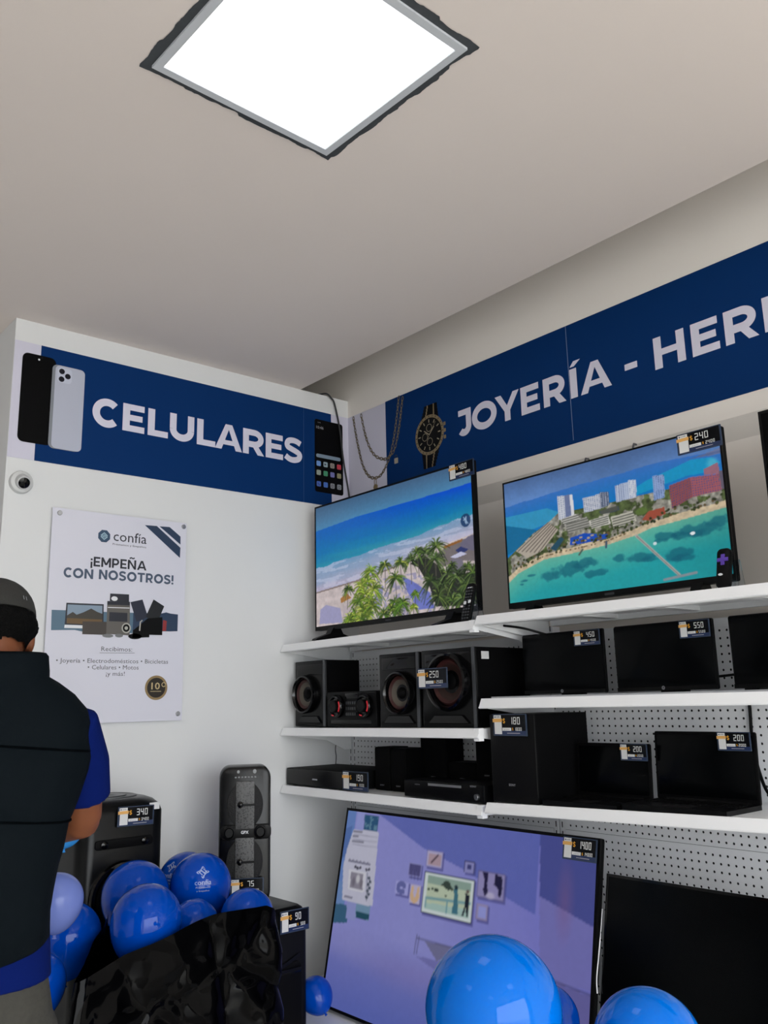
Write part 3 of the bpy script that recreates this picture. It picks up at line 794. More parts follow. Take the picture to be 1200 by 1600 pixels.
        o = bpy.data.objects.new(name, me); COL.objects.link(o); o.parent = parent
        return o

def pic_beach():
    p = Pic(440, 248, (110, 140, 165)); rg_ = random.Random(5)
    hor = p.curve([(0.0, .803), (.3, .834), (.617, .838), (.852, .843), (1, .851)])
    wat = p.curve([(0, .484), (.24, .512), (.458, .543), (.659, .56), (.845, .605), (1, .625)])
    snd = p.curve([(0, .282), (.293, .319), (.557, .37), (.704, .44), (.841, .461), (1, .491)])
    t = np.clip((p.Y - hor) / (1 - hor + 1e-6), 0, 1)
    p.a = np.array((92, 142, 176)) * (1 - t[..., None]) + np.array((84, 112, 140)) * t[..., None]
    n = p.noise(6, 30, 2); n2 = p.noise(14, 14, 9)
    t = np.clip((p.Y - wat) / (hor - wat) + (n - .5) * .22, 0, 1)
    deep = np.array((12, 92, 196)) * p.X[..., None] + np.array((24, 112, 182)) * (1 - p.X[..., None])
    near = np.array((58, 150, 172)); mid = np.array((18, 128, 178))
    c = np.where(t[..., None] < .35, near + (mid - near) * (t[..., None] / .35), mid + (deep - mid) * ((t[..., None] - .35) / .65))
    m_ = (p.Y < hor); p.a[m_] = c[m_]
    t = np.clip((p.Y - snd) / (wat - snd) + (n - .5) * .5, 0, 1)[..., None]
    c = np.array((176, 172, 190)) + (np.array((128, 158, 186)) - np.array((176, 172, 190))) * t
    m_ = (p.Y < wat + (n2 - .5) * .03); p.a[m_] = c[m_]
    s_ = p.noise(10, 40, 21); m_ = m_ & (s_ > .58) & (p.Y > snd); p.a[m_] = p.a[m_] * .6 + np.array((205, 205, 220)) * .4
    n3 = p.noise(40, 24, 4)
    c = np.array((196, 186, 186)) * (.88 + .2 * n3[..., None])
    m_ = p.Y < snd; p.a[m_] = c[m_]
    p.put(((np.abs(p.Y - snd) < .006) & (p.X < .6)).astype(float), (120, 104, 96), .7)
    p.poly([(.023, .021), (.03, .138), (.073, .17), (.178, .125), (.194, .008)], (160, 158, 186)); p.poly([(.19, .02), (.2, .13), (.26, .16), (.26, .05)], (182, 172, 176))
    p.poly([(.179, .202), (.225, .238), (.258, .193), (.184, .163)], (168, 128, 78))
    p.poly([(.595, .289), (.651, .241), (.751, .138), (.775, .02), (.684, .025), (.621, .165)], (98, 112, 190), .75); p.poly([(.42, .21), (.47, .24), (.46, .1), (.42, .06)], (120, 128, 190), .6)
    n4 = p.noise(60, 34, 14); sh = ((n4 > .56) & (p.Y < .3) & (p.X > .3) & (p.X < .78)); p.put(sh.astype(float), (104, 108, 168), .35)
    p.poly([(.64, .37), (.69, .33), (.752, .173), (.784, .03), (1.01, .0), (1.01, .237), (.877, .225), (.82, .30), (.72, .42)], (46, 50, 44), .92)
    p.poly([(.79, .40), (.86, .44), (.95, .47), (1.01, .44), (1.01, .3), (.9, .33), (.83, .30)], (112, 106, 108), .8)
    p.poly([(.834, .246), (.881, .347), (.932, .334), (.954, .251), (.929, .235)], (128, 124, 136)); p.poly([(.927, .437), (.97, .48), (1.008, .486), (1.006, .37), (.934, .401)], (120, 116, 134))
    p.poly([(.90, .40), (.93, .42), (.97, .39), (.93, .36)], (60, 70, 120)); p.poly([(.87, .36), (.93, .385), (.96, .36), (.9, .345)], (190, 190, 210))
    p.poly([(.831, .446), (.941, .472), (.936, .452), (.836, .428)], (150, 110, 66))
    lite = [(150, 168, 70), (128, 150, 56), (172, 178, 96), (98, 132, 48), (84, 118, 44)]; dark_ = [(92, 116, 60), (62, 84, 46), (120, 136, 78), (40, 56, 36), (108, 126, 84)]
    for x, y, r in ((.731, .433, .10), (.685, .445, .09), (.645, .40, .09), (.796, .46, .13), (.785, .372, .12), (.582, .395, .085), (.487, .40, .09), (.88, .30, .06), (.237, .268, .08), (.55, .285, .12), (.96, .27, .08)): p.palm(x, y, r, rg_, dark_ if x > .62 else lite[2:] + dark_[:2])
    for x, y in ((.832, .178), (.903, .219), (.959, .151), (.872, .058), (.988, .225), (.80, .10), (.93, .06), (.85, .25), (.76, .22)): p.palm(x, y, .12, rg_, dark_, False)
    for x, y in ((.392, .373), (.37, .30), (.33, .27), (.35, .21), (.31, .16), (.38, .15), (.33, .09), (.28, .05), (.36, .05), (.40, .1), (.41, .23), (.24, .02), (.32, .01)): p.palm(x, y, .13, rg_, lite, False)
    for x, y in ((.541, .109), (.52, .05), (.56, .04), (.47, .03), (.59, .09)): p.palm(x, y, .10, rg_, lite[2:] + dark_[:2], False)
    for x, y in ((.667, .146), (.656, .051)): p.palm(x, y, .05, rg_, lite)
    p.a *= (.97 + .06 * p.noise(110, 62, 8)[..., None])
    p.ell(.961, .595, .0265, .047, (38, 70, 110), .85)
    for a, b_ in (((.950, .60), (.957, .60)), ((.957, .60), (.964, .62)), ((.964, .62), (.964, .57)), ((.964, .57), (.957, .59)), ((.95, .62), (.973, .57))): p.line(a, b_, .006, (170, 190, 210))
    return p

def pic_coast():
    p = Pic(420, 236, (120, 150, 185)); rg_ = random.Random(9)
    hor = p.curve([(0, .80), (.25, .83), (.5, .845), (.75, .86), (1, .84)])
    n = p.noise(5, 5, 3, 5); t = np.clip((p.Y - .8) / .2, 0, 1)[..., None]
    p.a = np.array((106, 140, 186)) * (1 - t) + np.array((92, 118, 158)) * t; p.a = p.a * (.92 + .18 * n[..., None])
    m_ = p.Y < hor + (p.noise(12, 4, 6) - .5) * .02
    t = np.clip((hor - p.Y) / .22, 0, 1)[..., None]
    c = np.array((72, 124, 186)) * (1 - t) + np.array((22, 128, 186)) * t; p.a[m_] = c[m_]
    p.poly([(.816, .794), (.884, .822), (.964, .805), (.995, .756), (.96, .711), (.859, .715), (.65, .660), (.611, .690), (.7, .75)], (36, 152, 190)); p.ell(.965, .765, .03, .05, (120, 186, 200), .6, .6)
    p.poly([(.90, .83), (.96, .845), (1.01, .86), (1.01, .815), (.95, .82)], (120, 128, 160)); p.poly([(.87, .828), (.92, .838), (1.01, .84), (1.01, .82), (.95, .822)], (96, 112, 150), .7)
    p.poly([(.0, .716), (.225, .718), (.29, .66), (.269, .606), (.144, .57), (0, .646)], (66, 152, 186)); p.poly([(0, .646), (.144, .57), (.19, .54), (.1, .45), (0, .40)], (26, 118, 158))
    # nearer lagoon
    cut = p.curve([(0, .175), (.054, .241), (.196, .318), (.375, .33), (.509, .345), (.637, .378), (.699, .408), (.844, .428), (1, .455)])
    n2 = p.noise(20, 11, 5); n3 = p.noise(70, 40, 7)
    land = [(.0, .372), (.142, .531), (.245, .614), (.284, .659), (.412, .651), (.567, .65), (.79, .653), (.931, .681), (1.01, .676), (1.01, 0), (0, 0)]
    L = p.inside(land); c = np.array((148, 146, 138)) * (.62 + .75 * n3[..., None]); p.a[L] = c[L]
    g = L & (p.noise(26, 15, 15) > .52); p.a[g] = (np.array((92, 104, 70)) * (.6 + .8 * n3[..., None]))[g]
    d = cut - p.Y; m_ = d > 0
    t = np.clip(d / .25, 0, 1)[..., None]; c = np.array((112, 178, 162)) * (1 - t) + np.array((46, 160, 166)) * t; c = c * (1 - .25 * np.clip(p.X[..., None] - .7, 0, 1)); p.a[m_] = c[m_]
    m_ = (d > -.030 - .02 * n2) & (d < .008); p.a[m_] = (np.array((198, 184, 160)) * (.85 + .25 * n3[..., None]))[m_]
    for x, y, rx, ry in ((.33, .20, .10, .055), (.40, .23, .07, .04), (.22, .17, .06, .04), (.65, .205, .07, .035), (.68, .18, .05, .03), (.79, .19, .07, .05), (.83, .155, .05, .03), (.90, .33, .10, .05), (.85, .31, .08, .03), (.73, .30, .03, .02), (.09, .165, .02, .014), (.07, .14, .015, .01), (.12, .20, .02, .01), (.96, .36, .05, .04), (.76, .33, .05, .03), (.55, .22, .03, .03), (.45, .14, .06, .03)):
        dd = np.sqrt(((p.X - x) / rx) ** 2 + ((p.Y - y) / ry) ** 2) + (p.noise(34, 20, int(x * 99)) - .5) * 1.3; p.put(np.clip((1 - dd) * 3, 0, 1), (24, 104, 124), .62)
    def bld(P_, c1, c2, nx, ny):
        p.poly(P_, c1); (ax, ay), (bx, by), (cx, cy), (dx, dy) = P_      # TL, TR, BR, BL
        for i in range(nx):
            for j in range(ny):
                u = (i + .3) / nx; u2 = (i + .8) / nx; v = (j + .25) / ny; v2 = (j + .75) / ny
                f = lambda s_, t_: ((ax * (1 - s_) + bx * s_) * (1 - t_) + (dx * (1 - s_) + cx * s_) * t_, (ay * (1 - s_) + by * s_) * (1 - t_) + (dy * (1 - s_) + cy * s_) * t_)
                p.poly([f(u, v), f(u2, v), f(u2, v2), f(u, v2)], c2)
    bld([(.283, .791), (.318, .785), (.320, .601), (.284, .601)], (196, 198, 206), (140, 150, 170), 3, 12); p.poly([(.318, .785), (.345, .782), (.348, .602), (.320, .601)], (120, 130, 160)); p.poly([(.345, .782), (.36, .776), (.363, .603), (.348, .602)], (206, 206, 210))
    bld([(.408, .728), (.49, .732), (.49, .62), (.411, .612)], (190, 192, 200), (120, 134, 160), 8, 8); bld([(.49, .745), (.53, .733), (.53, .63), (.49, .62)], (84, 96, 120), (170, 176, 190), 4, 9)
    bld([(.562, .768), (.622, .771), (.622, .645), (.562, .640)], (180, 188, 204), (96, 116, 156), 6, 10); bld([(.622, .785), (.655, .774), (.653, .645), (.622, .645)], (200, 204, 212), (110, 130, 166), 4, 10)
    bld([(.727, .772), (.775, .764), (.769, .600), (.724, .594)], (150, 168, 200), (70, 98, 150), 5, 14)
    bld([(.790, .675), (.877, .700), (.879, .560), (.793, .508)], (150, 92, 92), (70, 90, 130), 10, 9); bld([(.877, .700), (.985, .680), (.99, .566), (.879, .560)], (166, 104, 108), (70, 94, 140), 12, 8)
    p.poly([(.93, .735), (.985, .76), (.99, .68), (.93, .695)], (156, 116, 130)); p.poly([(.985, .70), (1.01, .70), (1.01, .57), (.99, .57)], (110, 104, 120))
    p.poly([(.047, .421), (.226, .601), (.278, .526), (.187, .381), (.109, .344)], (176, 168, 158))
    for k in range(6): u = k / 6; p.line((.06 + .13 * u, .415 - .05 * u), (.228 + .05 * u, .597 - .07 * u), .008, (112, 104, 98))
    p.poly([(.23, .388), (.287, .466), (.304, .442), (.259, .36)], (52, 92, 110))
    for P_, c1 in (([(.29, .60), (.37, .62), (.40, .56), (.32, .53)], (190, 188, 184)), ([(.31, .55), (.42, .58), (.44, .50), (.33, .48)], (162, 160, 156)), ([(.43, .545), (.52, .56), (.53, .49), (.44, .48)], (196, 194, 188)), ([(.53, .54), (.63, .55), (.645, .47), (.54, .45)], (184, 182, 172)), ([(.48, .60), (.57, .61), (.575, .575), (.49, .57)], (80, 90, 96))):
        p.poly(P_, c1); xs = [a for a, b in P_]; ys = [b for a, b in P_]
        for k in range(4): yy = min(ys) + (max(ys) - min(ys)) * (k + .6) / 5; p.line((min(xs) + .01, yy), (max(xs) - .012, yy + .012), .008, (96, 98, 92))
    p.poly([(.334, .442), (.404, .458), (.47, .43), (.512, .416), (.505, .385), (.411, .381), (.331, .385)], (38, 92, 178))
    for k in range(9): p.ell(.35 + k * .018, .40 + (k % 3) * .015, .008, .008, (170, 160, 140))
    p.poly([(.667, .471), (.695, .523), (.764, .533), (.766, .482), (.701, .455)], (160, 92, 74)); p.ell(.668, .535, .025, .025, (104, 124, 72))
    for k in range(120): x = rg_.uniform(.03, 1); p.ell(x, np.interp(x, [0, .2, .5, .7, 1], [.25, .345, .39, .45, .50]) + rg_.uniform(-.01, .05), .006, .010, rg_.choice([(70, 80, 50), (110, 96, 70), (90, 100, 62), (60, 66, 48)]))
    for k in range(45): x = rg_.uniform(.15, .6); p.ell(x, np.interp(x, [0, .2, .5, .7, 1], [.25, .325, .352, .42, .46]) + .012, .004, .006, (130, 112, 86))
    p.line((.636, .367), (.799, .04), .020, (176, 172, 168)); p.line((.639, .360), (.80, .035), .004, (96, 104, 110)); p.line((.737, .022), (.864, .042), .018, (140, 150, 156))
    p.ell(.865, .312, .010, .010, (220, 224, 226)); p.ell(.712, .286, .008, .012, (200, 214, 216)); p.line((.372, .30), (.39, .335), .014, (90, 110, 100)); p.line((.50, .32), (.503, .36), .016, (80, 100, 120))
    p.a *= (.97 + .06 * p.noise(100, 56, 8)[..., None])
    return p

def pic_room():
    p = Pic(320, 184, (116, 118, 182))
    n = p.noise(3, 3, 2, 3)
    p.a = np.array((126, 128, 190)) - np.array((34, 34, 10)) * np.clip(p.X - .45, 0, 1)[..., None] * 1.2 + np.array((8, 6, 2)) * n[..., None]
    # floor
    fl = p.curve([(0, .40), (.17, .42), (.35, .40), (.6, .36), (1, .30)]); t = np.clip((fl - p.Y) * 6, 0, 1)
    p.put(t, (108, 112, 176), 1.0); p.put(np.clip((.28 - p.Y) * 4, 0, 1), (84, 96, 168), .9); p.ell(.12, .33, .22, .12, (132, 132, 186), .55, .9); p.ell(.38, .27, .3, .1, (120, 114, 172), .5, .8)
    # slanting shade on the picture wall and the side wall
    p.poly([(.159, 1.0), (.379, .862), (.55, .795), (.73, .70), (.818, .66), (.818, 1.0)], (76, 88, 160), .72)
    p.poly([(.818, 1.01), (1.01, 1.01), (1.01, .655), (.829, .741)], (64, 70, 134), .95); p.poly([(.829, .741), (1.01, .655), (1.01, .42), (.845, .42)], (108, 106, 166), .8)
    p.poly([(.845, .42), (1.01, .40), (1.01, 0), (.86, 0)], (92, 88, 140), .8); p.ell(.91, .74, .035, .2, (120, 86, 130), .45, .9)
    p.line((.845, .425), (1.01, .405), .006, (70, 68, 110))
    # left columns and garden
    p.poly([(0, 1), (.045, 1), (.045, .42), (0, .42)], (92, 120, 176)); p.poly([(.05, 1.0), (.088, 1.0), (.088, .9), (.05, .9)], (136, 142, 196)); p.poly([(0, .9), (.03, .92), (.03, .76), (0, .74)], (70, 96, 150), .7)
    p.poly([(0, .62), (.04, .62), (.04, .50), (0, .48)], (98, 126, 172)); p.poly([(0, .50), (.07, .51), (.07, .42), (0, .40)], (52, 88, 116)); p.poly([(.056, .54), (.100, .545), (.108, .44), (.06, .44)], (130, 136, 186)); p.poly([(.1, .55), (.172, .555), (.172, .455), (.106, .455)], (104, 134, 160)); p.poly([(.107, .488), (.172, .489), (.171, .460), (.109, .456)], (34, 72, 88))
    p.poly([(.087, .990), (.158, .990), (.158, .908), (.092, .908)], (40, 78, 112)); 
    m_ = p.inside([(.09, .985), (.155, .985), (.155, .912), (.095, .912)]) & (p.noise(90, 60, 3) > .55); p.put(m_.astype(float), (96, 132, 150), .8)
    p.poly([(.04, .903), (.167, .908), (.181, .530), (.030, .529), (.012, .70), (.02, .8)], (176, 176, 194))
    for y in (.892, .866, .839): p.line((.042, y), (.085 if y > .88 else (.068 if y > .85 else .098), y + .002), .008, (96, 96, 112)); p.line((.045, y - .017), (.165, y - .012), .003, (130, 130, 150))
    for k in range(18): p.line((.037 + .0062 * k, .732), (.0395 + .0062 * k, .742 - .004 * (k % 3)), .006, (62, 62, 84))
    for k in range(5): p.ell(.075 + k * .012 + (.02 if k > 2 else 0), .708 - (k % 2) * .004, .006, .008, (70, 70, 84))
    p.poly([(.044, .690), (.130, .690), (.135, .590), (.050, .586)], (190, 190, 200)); p.poly([(.056, .682), (.118, .680), (.124, .600), (.060, .598)], (128, 124, 138)); p.ell(.095, .65, .012, .03, (196, 196, 200), .8, .5); p.ell(.075, .63, .01, .03, (96, 92, 104), .7, .5); p.ell(.113, .63, .008, .03, (100, 96, 104), .7, .5)
    p.line((.137, .69), (.150, .55), .004, (66, 72, 90))
    for k in range(7): p.ell(.148 + .008 * (k % 2), .665 - k * .016, .007, .008, (70, 78, 92))
    for k in range(6): p.line((.040 + .007 * k, .545), (.043 + .007 * k, .551), .006, (70, 70, 90))
    def frame(x0, y0, x1, y1, c1, c2, c3=None, b_=.009):
        p.poly([(x0 + .006, y0 - .010), (x1 + .006, y0 - .010), (x1 + .006, y1 - .006), (x0 + .006, y1 - .006)], (66, 66, 120), .6)
        p.poly([(x0, y0), (x1, y0), (x1, y1), (x0, y1)], c1); p.poly([(x0 + .003, y0 + .005), (x1 - .003, y0 + .005), (x1 - .003, y1 - .005), (x0 + .003, y1 - .005)], c2)
        if c3: p.poly([(x0 + b_, y0 + b_ * 1.7), (x1 - b_, y0 + b_ * 1.7), (x1 - b_, y1 - b_ * 1.7), (x0 + b_, y1 - b_ * 1.7)], c3)
    frame(.396, .775, .467, .857, (120, 118, 168), (164, 158, 190), (160, 138, 150)); p.line((.42, .80), (.445, .84), .008, (60, 48, 60))
    frame(.325, .717, .382, .783, (130, 130, 182), (150, 150, 196), (84, 82, 130), .003)
    for k in range(10): p.line((.331 + .005 * k, .775), (.331 + .005 * k, .745 - .02 * ((k * 7) % 3)), .003, (58, 56, 96))
    frame(.276, .618, .335, .685, (142, 142, 196), (150, 150, 204)); 
    for k in range(12): a = PI * (.2 + 1.5 * k / 11); p.ell(.303 + .015 * math.cos(a), .653 + .02 * math.sin(a), .008, .013, (92, 96, 150))
    frame(.341, .590, .389, .686, (140, 138, 188), (172, 164, 190))
    for k in range(12): a = PI * (1 + k / 11); p.ell(.364 + .013 * math.cos(a), .635 + .028 * math.sin(a), .007, .014, (190, 160, 130))
    p.ell(.352, .655, .006, .02, (190, 160, 130)); p.ell(.377, .655, .006, .02, (190, 160, 130))
    frame(.553, .780, .593, .835, (58, 58, 96), (128, 128, 178)); p.poly([(.565, .797), (.582, .797), (.582, .818), (.565, .818)], (60, 62, 112))
    frame(.610, .686, .710, .806, (96, 92, 136), (134, 128, 172))
    p.poly([(.625, .80), (.648, .80), (.645, .75), (.652, .71), (.640, .69), (.632, .72), (.636, .76)], (34, 30, 62)); p.poly([(.672, .80), (.698, .79), (.702, .74), (.697, .70), (.69, .70), (.685, .74), (.67, .75)], (30, 28, 58)); p.ell(.66, .70, .02, .02, (190, 184, 204), .6, .5)
    frame(.614, .585, .657, .660, (120, 112, 150), (138, 130, 168)); p.poly([(.622, .597), (.649, .597), (.649, .648), (.622, .648)], (136, 140, 200))
    # the framed picture: a plain pale landscape with two dark upright shapes on a terrace
    frame(.398, .558, .600, .757, (40, 44, 70), (190, 200, 200)); p.poly([(.412, .580), (.588, .580), (.588, .737), (.412, .737)], (170, 182, 160)); p.poly([(.412, .700), (.588, .700), (.588, .737), (.412, .737)], (128, 150, 140))
    p.poly([(.412, .58), (.588, .58), (.588, .62), (.412, .61)], (150, 176, 170)); p.line((.413, .632), (.588, .648), .012, (104, 142, 150)); p.line((.413, .62), (.413, .59), .01, (104, 142, 150)); p.line((.50, .632), (.50, .585), .010, (104, 142, 150))
    for x, y, r in ((.42, .675, .006), (.436, .68, .005), (.452, .676, .009), (.492, .71, .016), (.50, .70, .012), (.515, .694, .006), (.475, .705, .006), (.493, .66, .005)): p.ell(x, y, r, r * 1.1, (54, 66, 60))
    p.poly([(.522, .70), (.538, .70), (.54, .66), (.546, .59), (.52, .585), (.526, .65)], (60, 104, 120)); p.ell(.530, .708, .007, .012, (36, 52, 60))
    p.poly([(.567, .69), (.585, .685), (.585, .59), (.578, .585), (.574, .63), (.568, .585), (.560, .59), (.57, .64)], (30, 34, 46)); p.ell(.576, .698, .006, .010, (96, 84, 80))
    # bench
    p.poly([(.426, .436), (.54, .440), (.51, .37), (.48, .366)], (104, 104, 138)); p.line((.392, .44), (.54, .44), .004, (66, 66, 96)); p.line((.392, .455), (.388, .365), .004, (70, 70, 100)); p.line((.402, .45), (.398, .37), .004, (70, 70, 100)); p.poly([(.39, .36), (.50, .365), (.60, .30), (.46, .33)], (88, 86, 140), .5)
    p.a *= (.985 + .03 * p.noise(80, 46, 8)[..., None])
    return p

# ------------------------------------------------------------------ televisions
def television(M, w, h, label, origin, screen_pic=None, feet=True, bez=.008, chin=.018, thick=.022, gloss=False, logo=False, foot_h=.06, strength=SCREEN, name='television'):
    root = empty(name, origin, label, 'television')
    dk = mat('dim_mark', (52, 54, 58), .5)
    mb = MB(M); mb.rbox(0, 0, -thick, w, h, -.004, .006, .003)
    mb.rbox(w * .12, h * .05, -thick - .025, w * .80, h * .6, -thick, .01, 0)
    obj('rear_case', mb, BLACKM, root)
    mb = MB(M)
    for x0, y0, x1, y1 in ((0, 0, w, chin), (0, h - bez, w, h), (0, chin, bez, h - bez), (w - bez, chin, w, h - bez)): mb.box(x0, y0, -.006, x1, y1, .002)
    obj('bezel', mb, GLOSS if gloss else BLACK, root, 0)
    if screen_pic is not None:
        screen_pic.mesh('screen', M, bez, chin, w - bez, h - bez, .0005, screen_mat(name + '_picture', strength), root, 1.3 if strength == SCREEN else 1.0)
    else:
        obj('screen', MB(M).box(bez, chin, -.003, w - bez, h - bez, .0005), SCRN_OFF, root, 0)
    if logo:
        mb = MB(M); mb.prism(rrect(w / 2 - .018, .005, w / 2 + .018, chin - .008, .002), .002, .0026); obj('maker_mark', mb, dk, root, 0)
    if feet:
        for u in (w * .12, w * .86):
            mb = MB(M)
            mb.loft([[(u - .018, .012, .0), (u + .018, .012, .0), (u + .018, .012, -.03), (u - .018, .012, -.03)], [(u - .018, -.02, .02), (u + .018, -.02, .02), (u + .018, -.02, -.05), (u - .018, -.02, -.05)], [(u - .012, -foot_h + .008, .095), (u + .02, -foot_h + .008, .095), (u + .02, -foot_h + .008, -.12), (u - .012, -foot_h + .008, -.12)], [(u - .012, -foot_h, .10), (u + .02, -foot_h, .10), (u + .02, -foot_h, -.125), (u - .012, -foot_h, -.125)]])
            obj('foot', mb, BLACK, root, 20)
    return root
tv1 = television(RW(-.27, -.088, 1.820), 1.005, .566, 'large television showing palm beach and blue sea', (-.27, -.59, 1.77), pic_beach(), foot_h=.052, logo=2)
tv2 = television(RW(-.23, -1.203, 1.815), .852, .459, 'television showing hotel towers on turquoise coast', (-.23, -1.63, 1.778), pic_coast(), bez=.006, chin=.020, foot_h=.036, logo=1)
tv3 = television(RW(-.23, -2.172, 1.86), .72, .42, 'switched-off television cut by right frame edge on top shelf', (-.23, -2.5, 1.77), None, foot_h=.085)
LEAN = math.atan2(.14, .685)
tv4 = television(RW(-.445, -.345, .393, back=LEAN), 1.235, .712, 'huge lit television leaning at floor level showing framed pictures on a lilac wall', (-.42, -.95, .392), pic_room(), feet=False, bez=.010, chin=.010, thick=.02, strength=1.5)
tv5 = television(RW(-.43, -1.592, .393, back=math.atan2(.13, .6)), 1.12, .615, 'dark switched-off television leaning beside the huge lit one', (-.4, -2.1, .392), None, feet=False, gloss=True)
mb = MB(); mb.tube(smooth_path([(-.330, -1.588, .90), (-.345, -1.586, .83), (-.362, -1.586, .77), (-.372, -1.583, .72), (-.380, -1.588, .685)], 5), [.001] * 6 + [.0018] * 15, 6)
thing('white_cord', mb, WHITEP, 'white cord hanging down the left side of the dark television', 'cord')
for y, lab in ((-1.417, 'left'), (-1.622, 'right')):
    mb = MB(); x = .008; zz = 2.347 if lab == 'left' else 2.352
    mb.tube([(.03, y, zz + .01), (-.012, y, zz + .008), (-.018, y, zz - .006), (-.012, y, zz - .018)], .004, 8)
    thing('wall_hook', mb, GREYM, 'small metal hook above the coast television, %s of the two' % ('the left' if lab == 'left' else 'the right'), 'hook', 'hooks under the long banner')

# ------------------------------------------------------------------ price tags
TAGB = mat('tag_black', (4, 6, 11), .2, spec=.2); TAGN = mat('tag_navy', (28, 44, 82), .2, spec=.6); TAGE = mat('tag_sleeve', (48, 60, 80), .15, spec=.3)
TAGW = mat('tag_white', (215, 215, 214), .4); TAGO = mat('tag_orange', (222, 168, 92), .4); TAGD = mat('tag_digit', (232, 232, 230), .4); TAGY = mat('tag_yellow', (232, 166, 50), .4)
SEGS = {'0': 'abcdef', '1': 'bc', '2': 'abged', '3': 'abgcd', '4': 'fgbc', '5': 'afgcd', '6': 'afgedc', '7': 'abc', '8': 'abcdefg', '9': 'abcdfg'}
def seg7(mb, s_, x, y, w, h, t, z, gap=.35):
    for ch in s_:
        q = t * .15
        R = {'a': ((0, h), (w, h)), 'b': ((w, h), (w, h / 2)), 'c': ((w, h / 2), (w, 0)), 'd': ((0, 0), (w, 0)), 'e': ((0, 0), (0, h / 2)), 'f': ((0, h / 2), (0, h)), 'g': ((0, h / 2), (w, h / 2))}
        for k in SEGS[ch]:
            (ax, ay), (bx, by) = R[k]; L = math.hypot(bx - ax, by - ay); dx, dy = (bx - ax) / L, (by - ay) / L
            mb.ribbon([(x + ax - dx * t * .35, y + ay - dy * t * .35), (x + bx + dx * t * .35, y + by + dy * t * .35)], t, z)
        x += w * (1 + gap) + t
    return x
def dollar(mb, x, y, h, z):
    pts = [(.85, .75), (.5, .88), (.15, .72), (.3, .55), (.7, .45), (.85, .28), (.5, .12), (.12, .26)]
    mb.ribbon([(x + a * h * .62, y + b * h) for a, b in smooth_path(pts, 4)], h * .13, z); mb.ribbon([(x + .31 * h, y - .02 * h), (x + .31 * h, y + 1.02 * h)], h * .07, z)
def price_tag(M, w, h, price, sub, where, solid=True):
    c = M @ Vector((w / 2, 0, 0))
    root = empty('price_tag', c, 'price tag reading $%s %s' % (price, where), 'price tag', 'navy price tags with digital figures')
    obj('sleeve', MB(M).rbox(0, 0, 0, w, h, .0025, .002, .0004), TAGE, root, 0)
    obj('card', MB(M).box(w * .04, h * .24, .0025, w * .965, h * .955, .0029), TAGB, root, 0)
    obj('card_foot', MB(M).box(w * .04, h * .05, .0025, w * .965, h * .24, .0029), TAGN, root, 0, label='navy lower strip')
    mb = MB(M); mb.flat([(w * .035, h * .78), (w * .255, h * .78), (w * .255, h * .94), (w * .035, h * .94)], .0034); mb.flat([(w * .05, h * .08), (w * .27, h * .08), (w * .27, h * .63), (w * .05, h * .63)], .0034)
    obj('slip', mb, TAGW, root, 0, label='white paper slip')
    mb = MB(M); mb.text('confía', w * .10, h * .84, h * .055, .0037, .01, width=w * .12); mb.prism(ell(w * .075, h * .858, h * .035, n=8), .0034, .0037); mb.text('precio', w * .34, h * .275, h * .05, .0037, 0, width=w * .15)
    obj('slip_print', mb, PN, root, 0)
    mb = MB(M); mb.flat([(0, h * .62), (w * .285, h * .635), (w * .285, h * .79), (0, h * .78)], .0038)
    obj('orange_band', mb, TAGO, root, 0)
    for a_ in ((w * .305, h * .56, h * .25), (w * .575, h * .25, h * .13)):
        mb = MB(M); dollar(mb, *a_, .0036); obj('currency_sign', mb, TAGY, root, 0)
    mb = MB(M); n = len(price); dw = w * (.062 if n < 4 else .052)
    x = w * (.43 if n == 3 else (.40 if n == 4 else .52))
    if price in ('340', '200', '180', '550', '450', '1400', '190'): x += w * .09
    seg7(mb, price, x, h * .545, dw, h * .29, h * .036, .0036, .50)
    seg7(mb, sub, w * (.65 if len(sub) > 3 else .70), h * .25, w * (.030 if len(sub) < 5 else .026), h * .13, h * .020, .0036, .55)
    obj('price_figures', mb, TAGD, root, 0, label='white segmented digits')
    mb = MB(M); mb.flat([(w * .285, h * .235), (w * .55, h * .235), (w * .55, h * .375), (w * .285, h * .375)], .0035)
    obj('caption_box', mb, TAGW, root, 0)
    mb = MB(M); mb.ribbon([(w * .42, h * .13), (w * .8, h * .13)], h * .03, .0034)
    obj('small_print', mb, MIDW, root, 0)
    return root
def tag_R(x, u0, v0, u1, v1, price, sub, where, roll=0.0, back=0.0):
    return price_tag(RW(x, -u0, v0, back=back, roll=roll), u1 - u0, v1 - v0, price, sub, where)
tag_R(-.2755, .976, 2.322, 1.108, 2.385, '480', '4800', 'on the beach television')
tag_R(-.2355, 1.917, 2.210, 2.061, 2.274, '240', '2400', 'on the coast television')
tag_R(-.2255, 1.473, 1.668, 1.576, 1.718, '450', '4500', 'on the left black monitor')
tag_R(-.2255, 1.859, 1.666, 1.957, 1.717, '550', '5500', 'on the second black monitor')
tag_R(-.372, .868, 1.548, 1.024, 1.620, '250', '2500', 'on the big stereo woofer')
tag_R(-.3755, 1.236, 1.387, 1.381, 1.457, '180', '1800', 'on the tall black subwoofer box')
tag_R(-.2255, 1.620, 1.313, 1.715, 1.363, '200', '2000', 'on the smaller open laptop')
tag_R(-.2255, 1.945, 1.350, 2.043, 1.401, '200', '2000', 'on the larger open laptop')
tag_R(-.3905, .432, 1.172, .592, 1.244, '190', '1900', 'on the flat disc player')
tag_R(-.3235, 1.448, 1.022, 1.575, 1.088, '1400', '14000', 'on the huge lit television', back=LEAN)

